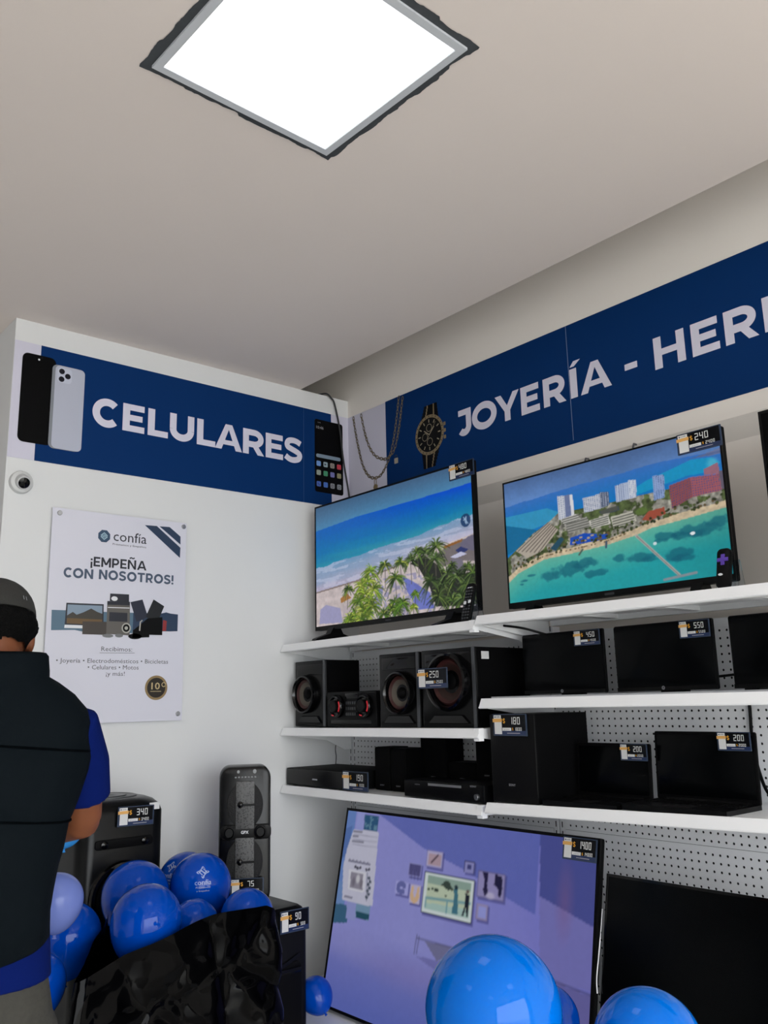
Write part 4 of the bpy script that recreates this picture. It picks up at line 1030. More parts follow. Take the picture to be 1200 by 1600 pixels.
# ------------------------------------------------------------------ remote controls on clear stands
def remote(M, w, h, d_, label, kind, origin):
    root = empty('remote_control', origin, label, 'remote control')
    obj('body', MB(M).rbox(0, 0, 0, w, h, d_, w * .32, .004), BLACK, root)
    if kind == 'keys':
        mb = MB(M)
        for r_ in range(11):
            for c_ in range(3):
                if r_ in (4, 5) and c_ == 1: continue
                mb.rbox(w * (.14 + c_ * .27), h * (.06 + r_ * .078), d_, w * (.14 + c_ * .27) + w * .17, h * (.06 + r_ * .078) + h * .04, d_ + .002, .002, .0005)
        obj('button', mb, mat('remote_key', (64, 66, 70), .5), root, 0)
        mb = MB(M); mb.rbox(w * .12, h * .44, d_, w * .36, h * .52, d_ + .003, .002, .0005); mb.rbox(w * .60, h * .46, d_, w * .84, h * .54, d_ + .003, .002, .0005); mb.rbox(w * .3, h * .86, d_, w * .8, h * .885, d_ + .002, .001, .0003)
        obj('button', mb, WHITEP, root, 0, label='white rocker keys')
    else:
        cx, cy = w * .5, h * .70; mb = MB(M); s_ = w * .13
        mb.prism([(cx - s_, cy - 3 * s_), (cx + s_, cy - 3 * s_), (cx + s_, cy - s_), (cx + 3 * s_, cy - s_), (cx + 3 * s_, cy + s_), (cx + s_, cy + s_), (cx + s_, cy + 3 * s_), (cx - s_, cy + 3 * s_), (cx - s_, cy + s_), (cx - 3 * s_, cy + s_), (cx - 3 * s_, cy - s_), (cx - s_, cy - s_)], d_, d_ + .003)
        obj('direction_pad', mb, mat('purple_pad', (84, 56, 158), .45), root, 0, label='purple direction pad')
        mb = MB(M); mb.prism(ell(w * .36, h * .33, w * .16, w * .08, 16), d_, d_ + .002); obj('button', mb, WHITEP, root, 0)
    return root
def acrylic_stand(M, w, h, label, origin):
    root = empty('acrylic_stand', origin, label, 'display stand', 'clear remote stands')
    mb = MB(M)
    mb.loft([[(0, 0, 0), (0, .002, 0), (w, .002, 0), (w, 0, 0)], [(0, 0, -.055), (0, .002, -.055), (w, .002, -.055), (w, 0, -.055)]])
    mb.box(0, 0, 0, w, .022, .002)
    mb.loft([[(0, .0, -.012), (w, .0, -.012), (w, .0, -.014), (0, .0, -.014)], [(0, h, -.035), (w, h, -.035), (w, h, -.037), (0, h, -.037)]])
    mb.loft([[(0, .0, -.055), (w, .0, -.055), (w, .0, -.057), (0, .0, -.057)], [(0, h, -.036), (w, h, -.036), (w, h, -.038), (0, h, -.038)]])
    obj('bent_sheet', mb, ACRYL, root, 0)
acrylic_stand(RW(-.325, -1.065, 1.7705), .055, .085, 'clear stand holding the many-button remote', (-.34, -1.09, 1.7705))
remote(RW(-.334, -1.07, 1.774, back=.28), .045, .145, .012, 'black remote with rows of buttons in front of the beach television', 'keys', (-.33, -1.09, 1.772))
acrylic_stand(RW(-.325, -2.045, 1.7785), .055, .085, 'clear stand holding the remote with purple pad', (-.34, -2.07, 1.7785))
remote(RW(-.334, -2.053, 1.782, back=.25), .040, .115, .014, 'small black remote with purple cross pad in front of the coast television', 'pad', (-.33, -2.07, 1.78))

# ------------------------------------------------------------------ monitors and laptops
def monitor(y0, label, w=.338, z=1.518, h=.202, x=-.22, shz=1.506):
    root = empty('monitor', (x, y0 - w / 2, shz), label, 'monitor', 'black monitors on the middle right shelf')
    M = RW(x, y0, z)
    obj('case', MB(M).rbox(0, 0, -.012, w, h, -.003, .006, .003).rbox(w * .2, h * .1, -.045, w * .72, h * .7, -.012, .01, 0), BLACKM, root)
    obj('screen', MB(M).rbox(.003, .012, -.004, w - .003, h - .003, .001, .004, .001), SCRN_OFF, root)
    obj('chin', MB(M).box(.002, 0, -.004, w - .002, .012, .0015), BLACK, root, 0)
    mb = MB(M); mb.ribbon(ell(w / 2 - .005, .0085, .0045, n=16), .0016, .0018, closed=True); mb.text('hp', w / 2 - .005, .007, .004, .0018, 0, 'C')
    obj('maker_mark', mb, MIDW, root, 0)
    mb = MB(M); mb.rbox(w * .38, -.010, -.07, w * .62, .10, -.038, .006, .002); mb.box(w * .30, z * 0 - (z - shz), -.13, w * .70, -(z - shz) + .006, .03)
    obj('stand', mb, BLACK, root)
monitor(-1.243, 'black monitor with tag $450, leftmost on the middle right shelf')
monitor(-1.622, 'black monitor with tag $550, second from left on the middle right shelf')
monitor(-2.008, 'black monitor without a visible tag at the right frame edge')
def laptop(y0, w, zs, zt, label, depth=.19):
    root = empty('laptop', (-.29, y0 - w / 2, zs), label, 'laptop', 'open laptops on the lowest right shelf')
    h = zt - zs
    M = RW(-.205, y0, zs + .016, back=.06)
    mb = MB(M); mb.rbox(0, 0, -.008, w, h - .016, 0, .006, .002); obj('lid', mb, BLACKM, root)
    mb = MB(M); mb.rbox(.008, .014, 0, w - .008, h - .026, .0008, .002, .0002); obj('screen', mb, SCRN_OFF, root)
    Mb = RW(-.20, y0, zs)
    obj('base', MB(Mb).box(0, .001, 0, w, .018, depth - .006), BLACK, root, 0)
    mb = MB(Mb)
    for r_ in range(5):
        for c_ in range(13): mb.box(w * (.05 + .9 * c_ / 13), .018, .02 + r_ * .017, w * (.05 + .9 * c_ / 13) + w * .056, .020, .033 + r_ * .017)
    obj('keyboard', mb, BLACKM, root, 0)
    obj('touchpad', MB(Mb).box(w * .36, .018, .115, w * .62, .0186, .165), mat('touchpad', (30, 30, 32), .3), root, 0)
    mb = MB(Mb); mb.tube([(w * .1, .018, 0), (w * .9, .018, 0)], .007, 8); obj('hinge', mb, BLACK, root)
laptop(-1.432, .272, 1.181, 1.362, 'smaller open black laptop between the subwoofer and the larger laptop')
laptop(-1.722, .318, 1.190, 1.400, 'larger open black laptop near the right frame edge')
mb = MB(); mb.tube(smooth_path([(-.028, -1.947, 1.50), (-.028, -1.946, 1.45), (-.030, -1.944, 1.363), (-.034, -1.955, 1.291), (-.05, -1.985, 1.225), (-.09, -2.05, 1.206)], 6), .005, 8)
thing('power_cable', mb, BLACK, 'black cable hanging down the pegboard behind the larger laptop', 'cable')
mb = MB(); mb.tube(smooth_path([(-.06, -1.955, 1.56), (-.05, -1.985, 1.567), (-.06, -2.02, 1.575)], 5), .004, 6); mb.tube(smooth_path([(-.05, -1.97, 1.566), (-.055, -2.0, 1.56), (-.08, -2.03, 1.545)], 5), .003, 6); mb.tube(smooth_path([(-.05, -1.94, 1.562), (-.06, -1.90, 1.558), (-.08, -1.86, 1.555)], 5), .004, 6)
mb.box(-.10, -2.02, 1.507, -.05, -1.975, 1.542)
thing('power_cable', mb, BLACK, 'black plug cables between the second and the edge monitor', 'cable')
mb = MB(); mb.tube(smooth_path([(-.30, -1.235, 1.752), (-.22, -1.25, 1.745), (-.16, -1.29, 1.725), (-.1, -1.34, 1.70), (-.06, -1.38, 1.66)], 6), .004, 6)
thing('power_cable', mb, BLACK, 'black cable under the top right shelf above the left monitor', 'cable')

# ------------------------------------------------------------------ stereo set on the middle left shelf
CONEG = mat('cone_grey', (82, 76, 68), .6); CONER = mat('cone_red', (58, 26, 24), .5); RIM = mat('rim_gloss', (5, 5, 6), .12, spec=.4)
REDL = mat('red_light', (120, 8, 18), .3, emit=(255, 22, 50), es=.5); FACE = mat('speaker_face', (8, 8, 9), .25, spec=.25)
def woofer(root, M, cu, cv, r, cone, bulge=.03, w0=0.0):
    Mw = M @ Matrix.Translation((cu, cv, w0))
    b = MB(Mw); b.lathe([(r * 1.0, 0), (r * 1.02, bulge * .6), (r * .98, bulge), (r * .90, bulge * 1.1), (r * .82, bulge * .8), (r * .80, bulge * .3)], 40, False); obj('woofer_ring', b, RIM, root)
    b = MB(Mw); b.lathe([(r * .81, bulge * .35), (r * .74, bulge * .55), (r * .66, bulge * .35), (r * .63, bulge * .3)], 40, False); obj('surround', b, CONER if cone else BLACKM, root)
    b = MB(Mw); b.lathe([(r * .64, bulge * .3), (r * .30, -.004), (r * .27, -.006)], 40, False); obj('cone', b, CONEG if cone != 2 else mat('cone_brown', (46, 30, 26), .5), root, label='grey speaker cone' if cone != 2 else 'dark red-brown cone')
    b = MB(Mw); b.lathe([(r * .29, -.006), (r * .27, .004), (r * .18, .011), (r * .05, .014)], 30); obj('dust_cap', b, BLACKM, root)
def stereo_speaker(y0, y1, z0, z1, xf, xb, label, cu, cv, r, cone, bulge):
    root = empty('stereo_speaker', ((xf + xb) / 2, (y0 + y1) / 2, z0), label, 'speaker')
    w = y0 - y1; h = z1 - z0; M = RW(xf, y0, z0)
    obj('cabinet', MB(M).box(.006, 0, -(xb - xf), w - .006, h, -.012), BLACKM, root, 0)
    obj('front_panel', MB(M).rbox(0, 0, -.012, w, h, 0, .004, .003), FACE, root)
    woofer(root, M, cu, cv, r, cone, bulge)
    mb = MB(M); mb.rbox(w * .08, h * .78, 0, w * .92, h * .95, .003, .006, .002); obj('tweeter_bar', mb, GLOSS, root)
    mb = MB(M)
    mb.loft([[(w * .12, h * .05, 0), (w * .88, h * .05, 0), (w * .76, h * .16, 0), (w * .24, h * .16, 0)], [(w * .14, h * .06, .008), (w * .86, h * .06, .008), (w * .75, h * .15, .008), (w * .25, h * .15, .008)]]); obj('port', mb, GLOSS, root, 0)
    mb = MB(M); mb.box(w - .018, .0, 0, w - .004, h, .003); obj('edge_strip', mb, mat('edge_strip', (64, 66, 70), .25), root, 0, label='grey edge strip')
    return root
ZL = 1.4095
stereo_speaker(-.022, -.250, ZL, 1.686, -.335, -.15, 'left stereo speaker with round woofer beside the wall', .095, .135, .080, 1, .030)
stereo_speaker(-.603, -.838, ZL, 1.686, -.335, -.08, 'stereo speaker with grey cone between control unit and big woofer', .133, .127, .080, 1, .032)
sw = stereo_speaker(-.848, -1.128, ZL, 1.687, -.335, -.05, 'big stereo woofer box with white sticker at end of shelf', .155, .160, .102, 2, .034)
obj('sticker', MB(Matrix.Translation((0, -1.1225, 0)) @ Matrix(((1, 0, 0, 0), (0, 0, -1, 0), (0, 1, 0, 0), (0, 0, 0, 1)))).box(-.300, 1.645, 0, -.262, 1.672, .001), TAGW, sw, 0, label='white paper sticker')
root = empty('stereo_unit', (-.25, -.42, ZL), 'black stereo control unit with two red-lit dials', 'stereo')
M = RW(-.335, -.255, ZL)
obj('cabinet', MB(M).rbox(0, 0, -.2, .325, .140, 0, .006, .004), BLACK, root)
for cu in (.078, .262):
    Mw = M @ Matrix.Translation((cu, .082, 0))
    b = MB(Mw); b.lathe([(.046, 0), (.046, .016), (.042, .022), (.036, .020), (.032, .012)], 32); obj('dial', b, GLOSS, root)
    b = MB(Mw); b.ribbon(arc(0, 0, .037, .037, -35, 30, 14), .008, .0235); b.ribbon(arc(0, 0, .037, .037, -115, -90, 8), .005, .0235); obj('red_light', b, REDL, root, 0, label='red light arc')
    b = MB(Mw); b.lathe([(.026, .01), (.026, .028), (.022, .031)], 28); obj('knob', b, BLACK, root)
b = MB(M)
for k in range(5):
    for j in range(3): b.rbox(.132 + k * .014, .045 + j * .022, 0, .141 + k * .014, .056 + j * .022, .003, .001, .0005)
obj('button', b, mat('unit_button', (48, 50, 52), .3), root, 0)
obj('display', MB(M).rbox(.128, .112, 0, .212, .132, .002, .003, .0005), GLOSS, root)
obj('disc_slot', MB(M).rbox(.03, .012, 0, .295, .026, .002, .003, .0005), GLOSS, root)

# ------------------------------------------------------------------ lowest left shelf: disc player and home-theatre boxes
ZB = 1.1655
root = empty('disc_player', (-.24, -.24, ZB), 'flat black disc player at the left end of the lowest left shelf', 'disc player')
M = RW(-.372, -.012, ZB)
obj('cabinet', MB(M).rbox(0, .004, -.27, .45, .072, 0, .002, .002), BLACKM, root)
obj('front_panel', MB(M).rbox(.002, .006, 0, .448, .070, .002, .002, .0008), GLOSS, root)
b = MB(M); b.rbox(.19, .030, .002, .225, .036, .0026, .001, .0001); obj('maker_mark', b, MIDW, root, 0)
for u, w_ in ((.03, -.03), (.42, -.03), (.03, -.24), (.42, -.24)):
    b = MB(M); b.box(u - .012, 0, w_ - .012, u + .012, .004, w_ + .012); obj('foot', b, BLACKM, root, 0)
mb = MB(); mb.tube(smooth_path([(-.104, -.006, 1.236), (-.101, -.006, 1.27), (-.105, -.006, 1.30), (-.098, -.004, 1.332)], 5), .002, 6)
thing('antenna_wire', mb, mat('cable_thin', (40, 40, 42), .6), 'thin dark wire rising up the wall behind the disc player', 'wire')
def small_speaker(y0, y1, z1, xf, xb, label, logo_v=.018):
    root = empty('satellite_speaker', ((xf + xb) / 2, (y0 + y1) / 2, ZB), label, 'speaker', 'black home-theatre speakers')
    w = y0 - y1; h = z1 - ZB; M = RW(xf, y0, ZB)
    obj('cabinet', MB(M).rbox(0, 0, -(xb - xf), w, h, -.008, .004, 0), BLACKM, root)
    obj('grille', MB(M).rbox(.002, .002, -.008, w - .002, h - .002, 0, .004, .004), mat('grille_cloth', (4, 4, 5), .85, spec=.15, bump=.3, nscale=400), root)
    b = MB(M); b.text('SONY', w / 2, logo_v, .005, .0006, .01, 'C', width=min(.026, w * .5)); obj('maker_mark', b, MIDW, root, 0)
small_speaker(-.482, -.576, 1.330, -.27, -.17, 'small black speaker beside the disc player tag')
small_speaker(-.582, -.668, 1.327, -.27, -.17, 'second small black speaker, left of the tall one')
small_speaker(-.640, -.786, 1.372, -.165, -.07, 'tall black speaker left of the pegboard gap on lowest left shelf', .05)
small_speaker(-.795, -.945, 1.277, -.165, -.07, 'low wide black speaker in the pegboard gap on lowest left shelf', .05)
small_speaker(-.965, -1.075, 1.374, -.19, -.08, 'tall black speaker right of the pegboard gap on lowest left shelf', .07)
root = empty('receiver', (-.25, -1.0, ZB), 'black receiver with bright reflected strip at right end of lowest left shelf', 'receiver')
M = RW(-.372, -.775, ZB)
obj('cabinet', MB(M).rbox(0, .003, -.14, .40, .060, 0, .003, .003), BLACK, root)
obj('reflection_strip', MB(M).box(.13, .046, .0005, .295, .054, .002), SILV, root, 0, label='bright strip of reflected white')  # silver-coloured strip stands in for white reflected along the top edge
b = MB(M); b.lathe([(.009, 0), (.009, .006), (.007, .007)], 18) if False else b.add(*(lambda q: (q.v, q.f))(MB(Matrix.Translation((.37, .022, 0))).lathe([(.010, 0), (.010, .008), (.008, .010)], 20)))
obj('volume_knob', b, GREYM, root)
b = MB(M); b.text('SONY', .352, .072 - .02, .006, .0008, .01, 'C', width=.03); b.text('HDMI', .06, .045, .004, .0008, 0, width=.025); obj('maker_mark', b, MIDW, root, 0)

# ------------------------------------------------------------------ subwoofer
root = empty('subwoofer', (-.22, -1.30, 1.18), 'tall plain black subwoofer box at left end of lowest right shelf', 'subwoofer')
M = RW(-.372, -1.214, 1.179)
obj('cabinet', MB(M).box(0, 0, -.27, .192, .277, -.008), BLACKM, root, 0)
obj('grille', MB(M).rbox(0, 0, -.008, .192, .277, .0, .004, .004), mat('sub_face', (5, 5, 6), .5, spec=.2), root)
b = MB(M); b.text('SONY', .088, .052, .007, .0008, .01, 'C', width=.028); obj('maker_mark', b, MIDW, root, 0)

# ------------------------------------------------------------------ floor speakers on the left
root = empty('tower_speaker', (-1.26, -.22, 0), 'tall black party tower speaker behind the balloons by the left wall', 'speaker')
def ring_rr(x0, x1, y0, y1, z, r, ins=0.0):
    return [(p[0], p[1], z) for p in rrect(x0 + ins, y0 + ins, x1 - ins, y1 - ins, r, 8)]
X0, X1, Y0, Y1, ZT = -1.415, -1.115, -.38, -.05, 1.205
b = MB(); b.loft([ring_rr(X0, X1, Y0, Y1, 0, .05), ring_rr(X0, X1, Y0, Y1, ZT - .045, .05), ring_rr(X0, X1, Y0, Y1, ZT - .025, .06, .004), ring_rr(X0, X1, Y0, Y1, ZT - .008, .08, .016), ring_rr(X0, X1, Y0, Y1, ZT, .09, .034)])
obj('cabinet', b, mat('tower_black', (5, 6, 7), .3, spec=.25), root)
b = MB(Matrix.Translation(((X0 + X1) / 2, (Y0 + Y1) / 2, ZT - .001))); b.lathe([(.105, 0), (.105, .004), (.098, .006), (.092, .003), (.085, .003)], 40); obj('top_panel', b, mat('tower_top', (74, 76, 78), .35), root, label='grey round control panel')
b = MB(Matrix.Translation(((X0 + X1) / 2, (Y0 + Y1) / 2, ZT + .002))); b.lathe([(.07, 0), (.07, .003), (.03, .004), (.025, .006)], 30); obj('control_dial', b, mat('tower_dial', (52, 54, 56), .3), root)
M = LW((X0 + X1) / 2, Y0 - .002, 0)
woofer(root, M, 0, .90, .115, 0, .022); woofer(root, M, 0, .50, .125, 0, .022)
b = MB(M); b.rbox(-.10, 1.055, 0, .10, 1.085, .004, .01, .002); obj('handle_bar', b, BLACKM, root)
for u in (-.07, .07):
    b = MB(M @ Matrix.Translation((u, 1.07, .004))); b.lathe([(.012, 0), (.012, .006), (.005, .009)], 18); obj('tweeter', b, GLOSS, root)
b = MB(LW(-1.180, Y0 - .003, 1.166)); b.box(0, 0, 0, .036, .022, .001); obj('sticker', b, TAGW, root, 0, label='white paper sticker')
price_tag(LW(-1.297, Y0 - .012, 1.122, roll=-.02), .128, .063, '340', '3400', 'on the tall party tower speaker')

root = empty('tower_speaker', (-.72, -.32, 0), 'black floor speaker with tag $90 right of the black bag', 'speaker')
X0, X1, Y0, Y1, ZT = -.885, -.607, -.50, -.14, .795
b = MB(); b.loft([ring_rr(X0, X1, Y0, Y1, 0, .025), ring_rr(X0, X1, Y0, Y1, ZT - .03, .025), ring_rr(X0, X1, Y0, Y1, ZT - .008, .03, .008), ring_rr(X0, X1, Y0, Y1, ZT, .03, .018)]); obj('cabinet', b, mat('floor_black', (5, 5, 6), .4, spec=.2), root)
M = LW((X0 + X1) / 2, Y0 - .001, 0)
b = MB(M); b.rbox(-.105, .05, 0, .105, .62, .004, .02, .003); obj('grille', b, BLACKM, root)
b = MB(M); b.loft([[(-.1, .60, .004), (.1, .60, .004), (.1, .58, .004), (-.1, .58, .004)], [(-.1, .60, .012), (.1, .60, .012), (.1, .59, .012), (-.1, .59, .012)]]); b.ribbon([(-.1, .64), (0, .60), (.1, .64)], .012, .006); obj('cross_bar', b, FACE, root, 0)
price_tag(LW(-.733, Y0 - .006, .716, roll=.0), .123, .074, '90', '900', 'on the floor speaker beside the bag')

root = empty('portable_speaker', (-.78, -.28, .797), 'slim black twin-cone speaker standing on the floor speaker', 'speaker')
M = LW(-.785, -.350, .797, turn=-.52) @ Matrix.Diagonal((.86, .96, 1, 1))
b = MB(M)
out = rrect(-.110, 0, .110, .505, .045, 8)
b.prism(out, -.12, 0, .012); obj('cabinet', b, mat('gpx_black', (5, 5, 6), .25, spec=.3), root)
b = MB(M); b.prism(rrect(-.104, .235, .112, .29, .02), -.11, .006, .004); obj('waist_band', b, BLACK, root)
GR = bpy.data.materials.new('speaker_mesh'); GR.use_nodes = True
nt = GR.node_tree; bs = nt.nodes['Principled BSDF']; bs.inputs['Roughness'].default_value = .45
vo = nt.nodes.new('ShaderNodeTexVoronoi'); vo.inputs['Scale'].default_value = 150; tcn = nt.nodes.new('ShaderNodeTexCoord'); rp = nt.nodes.new('ShaderNodeValToRGB')
rp.color_ramp.elements[0].position = .25; rp.color_ramp.elements[0].color = (.006, .006, .007, 1); rp.color_ramp.elements[1].position = .5; rp.color_ramp.elements[1].color = (.06, .06, .06, 1)
nt.links.new(tcn.outputs['Object'], vo.inputs['Vector']); nt.links.new(vo.outputs['Distance'], rp.inputs['Fac']); nt.links.new(rp.outputs['Color'], bs.inputs['Base Color'])
for cv in (.155, .362):
    Mw = M @ Matrix.Translation((0, cv, 0))
    b = MB(M); b.prism(ell(0, cv, .077, .088, 36), 0, .006, .003); obj('side_grille', b, mat('gpx_side', (7, 7, 8), .5, bump=.4, nscale=350), root)
    b = MB(M); b.prism(rrect(-.040, cv - .088, .040, cv + .088, .004), .004, .010, .002); obj('centre_grille', b, GR, root, label='perforated grey mesh')
    b = MB(M); b.box(-.020, cv - .004, .010, .040, cv + .004, .014); obj('cross_bar', b, BLACK, root, 0)
    b = MB(M @ Matrix.Translation((-.020, cv + .002, .010))); b.lathe([(.012, 0), (.012, .008), (.004, .012)], 18); obj('tweeter', b, GLOSS, root)
for u in (-.066, .066):
    b = MB(M @ Matrix.Translation((u, .262, .004))); b.lathe([(.026, 0), (.026, .012), (.020, .014), (.016, .006)], 26); obj('corner_knob', b, BLACK, root)
b = MB(M); b.text('GPX', 0, .257, .011, .0075, .02, 'C', width=.032); obj('maker_mark', b, WHITEP, root, 0)
b = MB(M)
for k in range(7): b.rbox(-.045 + k * .014, .462, 0, -.037 + k * .014, .467, .004, .001, .0005)
b.prism(ell(-.03, .485, .006, n=14), 0, .004); b.prism(ell(.04, .485, .008, n=14), 0, .004); obj('control_strip', b, mat('gpx_ctrl', (120, 122, 124), .3), root, 0)
price_tag(LW(-.836, -.338, .832, turn=-.52), .120, .060, '75', '750', 'on the slim twin-cone speaker')

# ------------------------------------------------------------------ balloons
BLUE = mat('balloon_blue', (0, 100, 200), .07, spec=.28)
BLUED = mat('balloon_royal', (0, 66, 172), .07, spec=.28)
LILACB = mat('balloon_lilac', (112, 128, 196), .15, spec=.28)
SKYB = mat('balloon_sky', (60, 150, 222), .15, spec=.28)
def balloon(c, r, label, material=BLUED, tilt=(0, 0), stick=False, logo=None, group='blue balloons', neck=1.0):
    c = Vector(c)
    root = empty('balloon', c, label, 'balloon', group)
    T = Matrix.Translation(c) @ Matrix.Rotation(tilt[0], 4, 'X') @ Matrix.Rotation(tilt[1], 4, 'Y')
    prof = []
    for k in range(0, 27):
        th = PI * k / 27
        z = math.cos(th); rr = math.sin(th)
        if z < 0: z *= 1.22; rr *= (1 - .10 * (-z) ** 2)
        prof.append((max(rr, .0005) * r, z * r))
    prof.append((.05 * r, -1.24 * r)); prof.append((.045 * r, -1.28 * r))
    mb = MB(T); mb.lathe(prof[::-1], 40); obj('skin', mb, material, root, 60)
    mb = MB(T); mb.lathe([(.03 * r, -1.38 * r), (.09 * r, -1.36 * r), (.045 * r, -1.30 * r), (.07 * r, -1.275 * r), (.04 * r, -1.25 * r)], 14); obj('knot', mb, material, root)
    if stick:
        e = T @ Vector((0, 0, -1.33 * r))
        mb = MB(); mb.tube([tuple(e), (e.x, e.y, stick if stick is not True else 0.0)], .0012, 6); obj('stick', mb, mat('stick_grey', (150, 152, 150), .5), root)
    if logo:
        view = (Vector((CX, CY, CZ)) - c).normalized()
        d = Matrix.Rotation(logo[0], 3, 'Z') @ view
        d = (d + Vector((0, 0, logo[1]))).normalized(); rt = Vector((0, 0, 1)).cross(d).normalized(); up = d.cross(rt)
        q = MB()
        k = .26
        emb = MB(); R8 = [(.27 * math.cos(PI / 4 * i), .30 + .27 * math.sin(PI / 4 * i)) for i in range(8)]
        emb.ribbon([(0, .62), (.26, .36), (0, .10), (-.26, .36)], .055, 0, closed=True); emb.ribbon([(-.10, .46), (.06, .30), (.16, .40)], .05); emb.ribbon([(.10, .26), (-.06, .42), (-.16, .32)], .05); emb.ribbon([(0, .56), (-.18, .38), (-.02, .22)], .04); emb.ribbon([(0, .16), (.18, .34), (.02, .50)], .04)
        emb.text('confía', 0, -.16, .20, 0, 0.0, 'C', width=.70)
        emb.text('Préstamos', 0, -.30, .075, 0, 0, 'C', width=.62); emb.text('y Empeños', 0, -.44, .075, 0, 0, 'C', width=.56)
        q.f = emb.f
        for p in emb.v:
            dd = (d + rt * p[0] * .78 + up * p[1] * .78).normalized(); q.v.append(tuple(c + dd * r * 1.004))
        obj('printed_logo', q, mat('logo_pale', (170, 186, 220), .4), root, 0, label='pale printed emblem and word')
    return root
G1 = 'blue balloons in the black bag'; G2 = 'balloons beside the man'; G3 = 'balloons at the bottom edge'
balloon((-1.302, -.560, .938), .102, 'blue balloon at back left of the bag, against the tall tower', tilt=(.15, .1), group=G1)
balloon((-1.402, -.85, .926), .097, 'blue balloon in front at left of the bag rim', tilt=(-.1, .35), group=G1)
balloon((-1.110, -.62, .949), .096, 'blue balloon with white emblem facing front above the bag', tilt=(0, -.1), logo=(0.08, .12), group=G1)
balloon((-1.06, -.43, .928), .094, 'blue balloon mostly hidden behind the emblem balloon', logo=(-.75, .25), group=G1)
balloon((-1.222, -.79, .876), .072, 'small blue balloon low between the front and the emblem balloon', group=G1)
balloon((-1.075, -.845, .884), .080, 'blue balloon peeking over the right end of the bag rim', group=G1)
balloon((-1.66, -.86, 1.02), .068, 'pale lilac balloon next to the man', LILACB, group=G2)
balloon((-1.535, -.62, .868), .096, 'big royal blue balloon below the lilac one, left of the tall tower speaker', group=G2)
balloon((-1.69, -.82, .818), .078, 'blue balloon at the bottom left behind the trousers', stick=True, group=G2)
balloon((-1.64, -.84, 1.215), .060, 'sky blue balloon tip under the elbow', SKYB, group=G2)
balloon((-.552, -.462, .478), .062, 'blue balloon right of the floor speaker with $90 tag', tilt=(-.9, 0))
balloon((-1.372, -2.131, .984), .117, 'largest bright blue balloon in front of the lit television', BLUE, stick=True, group=G3)
balloon((-1.085, -2.0, .872), .067, 'dark blue balloon half hidden behind the largest one', BLUED, stick=True, group=G3)
balloon((-1.161, -2.292, .914), .094, 'bright blue balloon at bottom right before the dark television', BLUE, stick=True, group=G3)

# ------------------------------------------------------------------ black plastic bag
BAG = mat('bag_black', (2, 2, 3), .08, spec=.09)
rimz = [(-1.65, .845), (-1.528, .884), (-1.449, .897), (-1.35, .920), (-1.257, .935), (-1.09, .944), (-1.06, .93), (-1.04, .90)]
def rim_at(x): return float(np.interp(x, [a for a, b in rimz], [b for a, b in rimz]))
def bag_mesh():
    NU, NV = 280, 120
    loop = [(-1.36, -.53)] + [(-1.37 - .26 * k / 12, -.545 - .40 * k / 12) for k in range(13)] + [(-1.645, -.968), (-1.640, -.982), (-1.62, -.988)] + [(-1.60 + .53 * k / 20, -.988) for k in range(21)] + [(-1.05, -.982), (-1.040, -.965)] + [(-1.037, -.95 + .40 * k / 12) for k in range(13)] + [(-1.045, -.535), (-1.06, -.53)]
    # resample loop evenly, starting at the back
    pts = []; L = loop + [loop[0]]
    seg = [math.dist(L[i], L[i + 1]) for i in range(len(L) - 1)]; tot = sum(seg)
    for k in range(NU):
        d = tot * k / NU; i = 0
        while d > seg[i]: d -= seg[i]; i += 1
        t = d / seg[i]; pts.append((L[i][0] * (1 - t) + L[i + 1][0] * t, L[i][1] * (1 - t) + L[i + 1][1] * t))
    V = []; F = []
    for j in range(NV + 1):
        v = j / NV
        for k, (x, y) in enumerate(pts):
            zt = rim_at(x) - (.05 if y > -.6 else 0.0) * 1
            z = zt * v
            nx, ny = (x + 1.28), (y + .75) * 1.4; l = math.hypot(nx, ny); nx /= l; ny /= l
            p = Vector((x * 5.5, y * 5.5, z * 6.5))
            r1 = 1 - abs(noise.noise(p)) * 2; r2 = 1 - abs(noise.noise(p * 2.3 + Vector((4, 1, 7)))) * 2; q = noise.noise(p * .6 + Vector((9, 2, 3)))
            w1 = noise.voronoi(Vector((x * 4.5 + z * 2.2, y * 4.5, z * 4.0 - x * 1.5)) + Vector((3, 1, 5)))[0]; w2 = noise.voronoi(p * 1.3)[0]
            d = (.050 * (w1[1] - w1[0]) + .014 * (w2[1] - w2[0]) + .004 * r2 + .022 * q - .02) * (1 - .55 * v ** 8)
            bul = .015 * math.sin(PI * v)
            V.append((x + nx * (d + bul), y + ny * (d + bul), max(z + .012 * noise.noise(p * .9) * v, .001)))
    for j in range(NV):
        for k in range(NU):
            q = (k + 1) % NU; F.append((j * NU + k, j * NU + q, (j + 1) * NU + q, (j + 1) * NU + k))
    F.append(tuple(reversed(range(NU))))
    return MB().add(V, F)
thing('plastic_bag', bag_mesh(), BAG, 'big crumpled shiny black plastic bag holding blue balloons', 'bag', smooth=28)

